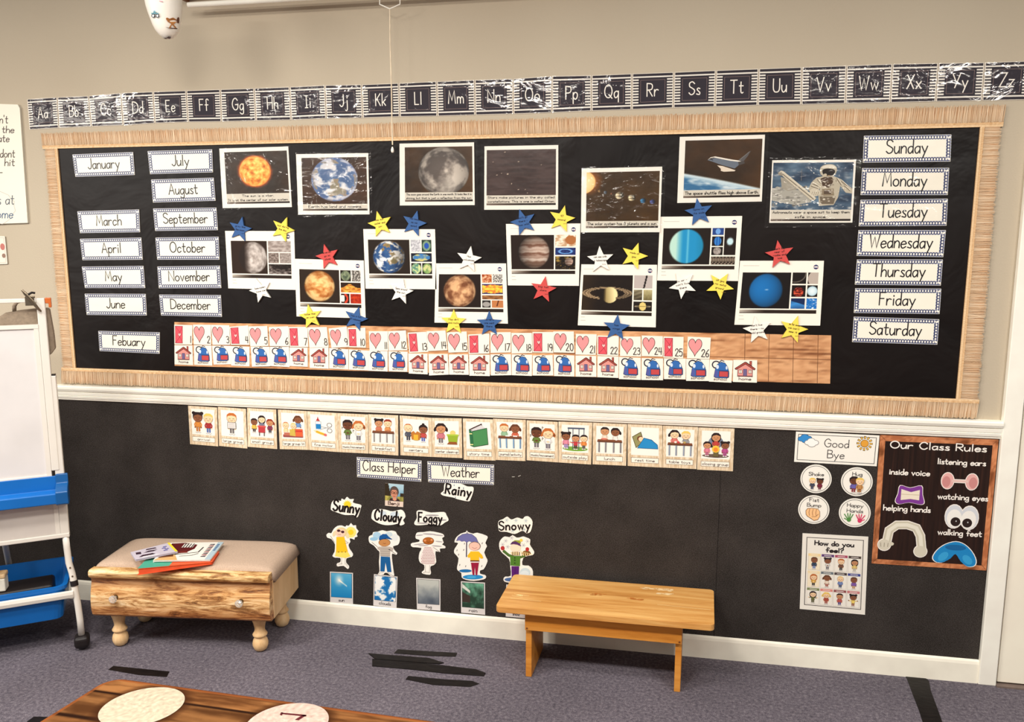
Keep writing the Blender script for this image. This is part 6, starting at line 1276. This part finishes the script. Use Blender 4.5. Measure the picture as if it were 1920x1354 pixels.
def onegg(pts, col, L=1):
    k = len(V)
    for px, py in pts:
        r = 1
        for (a, ra), (b, rb_) in zip(PR, PR[1:]):
            if a <= py <= b: r = ra+(rb_-ra)*(py-a)/(b-a)
        d = ray(px, py); ax = wl(ctr(py), py, yB)[0]; R_ = (r+.8*L)*sc_
        ox, oy = CAM.x-ax, CAM.y-yB; A_ = d.x*d.x+d.y*d.y; B_ = ox*d.x+oy*d.y; t = (-B_-math.sqrt(max(0, B_*B_-A_*(ox*ox+oy*oy-R_*R_))))/A_; p = CAM+d*t; V.append((p.x-bx, p.y-yB, p.z-bz)); C.append(col)
    for t in tessellate_polygon([[Vector((p[0], p[1], 0)) for p in pts]]): Fc.append(tuple(i+k for i in t))
for cx in (287, 295): onegg([(cx+3.3*math.cos(t*PI/6), 29.5+3.7*math.sin(t*PI/6)) for t in range(12)], (60, 66, 74)); onegg([(cx+1.9*math.cos(t*PI/6), 29.5+2.3*math.sin(t*PI/6)) for t in range(12)], (240, 240, 238), 2)
onegg([(283,24),(287,24),(288,20),(291,20),(292,23.5),(298,24),(297,26),(284,26.5)], (104, 158, 172))
onegg(smooth([(311,35),(314,33),(318,35),(325,33),(331,37),(333,33),(336,33),(336,43),(333,43),(331,41),(328,44),(326,46),(331,52),(328,52),(323,46),(320,52),(317,52),(321,44),(315,41)]), (184, 120, 62))
onegg([(331,38),(333,33),(336,33),(336,43),(333.5,43)], (90, 50, 34), 2); onegg([(309,50.5),(318,52),(333,53),(332,54.5),(318,53.5)], (70, 36, 28))
onegg([(305,72),(312,71),(316,68.5),(321,69.5),(319,73),(312,73.3)], (70, 30, 24)); onegg([(298,1),(306,2),(305,4),(299,2.5)], (214, 150, 160))
me = bpy.data.meshes.new('hanging_balloon'); me.from_pydata(V, [], Fc); me.update()
bm = bmesh.new(); bm.from_mesh(me); bm.faces.ensure_lookup_table(); nb = (len(PR)-1)*NN+1
bmesh.ops.recalc_face_normals(bm, faces=bm.faces[:nb]); bmesh.ops.reverse_faces(bm, faces=[f for f in bm.faces[nb:] if f.normal.y > 0]); bm.to_mesh(me); bm.free()
at = me.color_attributes.new('Col', 'FLOAT_COLOR', 'POINT'); buf = []
for c_ in C: buf += L4(c_)
at.data.foreach_set('color', buf)
for p in me.polygons[:nb-1]: p.use_smooth = True
o = link('hanging_balloon', me, CARD, None, (bx, yB, bz)); tag(o, 'white hanging balloon shape printed with a toy truck and rocking horse', 'hanging ornament')
bm = bmesh.new(); zt_ = wl(306, -40, yB)[1]-bz; tube(bm, [(0, 0, zt_-.002), (0, 0, zt_+.2)], .0015, 6); obj('hanging_string', bm, WHITE, o)

# ------------------------------------------------------------------ rug
O_ = fl(222, 1277); O_ = Vector((O_.x-.03, O_.y+.002, 0)); ex = Vector((.9994, -.033, 0)); ey = Vector((-.17, -.985, 0)); RW, RH = 2.3, 1.5
def rugp(u, v, z=0): p = O_+ex*u+ey*v; return (p.x, p.y, z)
V, Fc, C = [], [], []; r0 = .06
nx, ny = 260, 120
def inv(p):
    d = Vector(p)-O_; det = ex.x*ey.y-ex.y*ey.x; return ((d.x*ey.y-d.y*ey.x)/det, (ex.x*d.y-ex.y*d.x)/det)
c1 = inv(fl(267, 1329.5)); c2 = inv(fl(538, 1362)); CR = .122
def rug_col(u, v):
    b = [0, .083, .225, .37, .51, .65, .79, .93, 1.07, 1.21, 1.35, 1.6]; k = max(i for i in range(len(b)-1) if v >= b[i]-1e-6); t = (v-b[k])/(b[k+1]-b[k])
    n = fb(u*3+k*5, v*26, k); g = fb(u*9, v*60, k+4); c = mixc((98, 60, 32), (164, 112, 66), .5+.9*n+.5*g); c = shade(c, (1.0, .86, .96, .9)[k % 4])
    if t < .06 or t > .95: c = mixc(c, (34, 18, 12), .9)
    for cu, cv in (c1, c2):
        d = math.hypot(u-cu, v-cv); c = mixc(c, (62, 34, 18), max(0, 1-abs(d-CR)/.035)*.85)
    if min(u, v) < .012: c = mixc(c, (150, 84, 44), .7)
    return c
vs_ = [RH*(j/ny)**1.9 for j in range(ny+1)]; us_ = [RW*(i/nx)**1.35 for i in range(nx+1)]
for v in vs_:
    for u in us_:
        uu = u
        if v < r0: uu = max(u, 0)+max(0, (1-u/.3))*(r0-math.sqrt(max(0, r0*r0-(r0-v)**2)))
        V.append(rugp(uu, v, .008)); C.append(rug_col(u, v))
for j in range(ny):
    for i in range(nx): a = j*(nx+1)+i; Fc.append((a, a+nx+1, a+nx+2, a+1))
ring_ = [i for i in range(nx+1)]+[j*(nx+1)+nx for j in range(1, ny+1)]+[ny*(nx+1)+i for i in range(nx-1, -1, -1)]+[j*(nx+1) for j in range(ny-1, 0, -1)]
k = len(V)
for i in ring_: V.append((V[i][0], V[i][1], 0.0005)); C.append((120, 70, 40))
for i in range(len(ring_)): j = (i+1) % len(ring_); Fc.append((ring_[i], ring_[j], k+j, k+i))
for (cu, cv), col, sd in ((c1, (206, 192, 168), 3), (c2, (214, 186, 172), 8)):
    k = len(V); rr = [0]+[CR*(i/20) for i in range(1, 21)]
    V.append(rugp(cu, cv, .0093)); C.append(col)
    for r in rr[1:]:
        for t in range(96):
            a = 2*PI*t/96; u, v = cu+r*math.cos(a)*1.03, cv+r*math.sin(a)*.97; V.append(rugp(u, v, .0093)); C.append(shade(col, 1+.16*fb(u*75, v*75, sd)))
    for t in range(96): Fc.append((k, k+1+(t+1) % 96, k+1+t))
    for i in range(19):
        for t in range(96): a, b = k+1+i*96+t, k+1+i*96+(t+1) % 96; Fc.append((a, b, b+96, a+96))
k = len(V)
c7 = c2
for pts in ([(527, 1341.5), (575, 1346), (574, 1349), (530, 1344.5)], [(568, 1346), (575, 1346.5), (560, 1356), (553, 1355)], [(527, 1341), (531, 1341.5), (529, 1347), (525, 1346)]):
    k = len(V)
    for p in pts: w_ = fl(*p); V.append((w_.x, w_.y, .0102)); C.append((96, 40, 46))
    Fc.append((k, k+1, k+2, k+3))
me = bpy.data.meshes.new('rug'); me.from_pydata(V, [], Fc); me.update()
bm = bmesh.new(); bm.from_mesh(me); bmesh.ops.reverse_faces(bm, faces=[f for f in bm.faces if f.normal.z < -.5]); bm.to_mesh(me); bm.free()
at = me.color_attributes.new('Col', 'FLOAT_COLOR', 'POINT'); buf = []
for c_ in C: buf += L4(c_)
at.data.foreach_set('color', buf)
tag(link('rug', me, paper_mat('rug_pile', .95, .05)), 'brown wood-plank print rug with pale round spots on the carpet', 'rug')

# ------------------------------------------------------------------ black tape on the carpet
def tape_mat():
    m, nt, b = nodes('black_tape'); v = coords(nt, (30, 60, 1)); n = N(nt, 'ShaderNodeTexNoise', Scale=1, Detail=3); nt.links.new(v, n.inputs['Vector'])
    r = ramp(nt, n.outputs[0], [(.35, (12, 8, 8)), (.7, (26, 20, 19))]); nt.links.new(r.outputs[0], b.inputs['Base Color']); b.inputs['Roughness'].default_value = .5; b.inputs['Specular IOR Level'].default_value = .22; bump(nt, b, n.outputs[0], .001); return m
TAPE = tape_mat(); ZT = (0, 1180, 1.92); ZD = (1620, 1040, 4.3133)
GT = 'black tape strips on the carpet'
def tape(pts, label, z=.0016, group=GT):
    P = [fl(*p, z) for p in pts]; c = sum(P, Vector((0, 0, 0)))/len(P); bm = bmesh.new(); prism(bm, [(p.x-c.x, p.y-c.y) for p in P], 'z', -z+.0003, 0)
    tag(obj('tape_strip', bm, TAPE, None, (c.x, c.y, z)), label, 'tape', group)
tape(q(*ZT, [(390,145),(408,132),(610,152),(600,171),(500,164)]), 'short black tape strip on carpet between ottoman and rug')
tape(q(*ZT, [(1418,86),(1432,72),(1560,80),(1646,85),(1640,98),(1540,95)]), 'short black tape strip nearest the wall in the carpet cluster', .0018)
tape(q(*ZT, [(1326,86),(1350,88),(1545,103),(1598,120),(1580,124),(1350,106)]), 'frayed black tape strip across the middle of the carpet cluster', .0034)
tape(q(*ZT, [(1340,106),(1420,112),(1600,130),(1715,144),(1748,157),(1742,168),(1600,158),(1480,144),(1340,132)]), 'longest black tape strip in the carpet cluster beside the bench', .0024)
tape(q(*ZT, [(1460,180),(1470,168),(1600,180),(1700,186),(1726,196),(1692,207),(1560,200)]), 'separate black tape strip on carpet just in front of the cluster')
tape(q(*ZT, [(95,334),(122,314),(192,316),(192,334)]), 'black tape piece on the carpet touching the rug edge')
tape(q(*ZD, [(335,980),(490,992),(525,1020),(540,1100),(592,1240),(650,1400),(490,1400),(445,1260),(402,1150),(350,1010)]), 'long black tape strip running out from the baseboard near the door')

# ------------------------------------------------------------------ two loose staples on the felt
for a, b, lab in (((1645, 248), (1668, 248), 'tiny level metal staple in the felt beside the Weather card'), ((1699, 244), (1719, 236), 'tiny slanted metal staple in the felt, farther from the Weather card')):
    A_, B_ = wl(*q(*C4, [a])[0], -.006), wl(*q(*C4, [b])[0], -.006)
    bm = bmesh.new(); mx_, mz_ = (A_[0]+B_[0])/2, (A_[1]+B_[1])/2
    tube(bm, [(A_[0]-mx_, .0015, A_[1]-mz_), (A_[0]-mx_, -.0008, A_[1]-mz_), (B_[0]-mx_, -.0008, B_[1]-mz_), (B_[0]-mx_, .0015, B_[1]-mz_)], .0007, 6)
    tag(obj('staple', bm, WHITE, None, (mx_, -.0055, mz_)), lab, 'staple', 'staples in the felt')
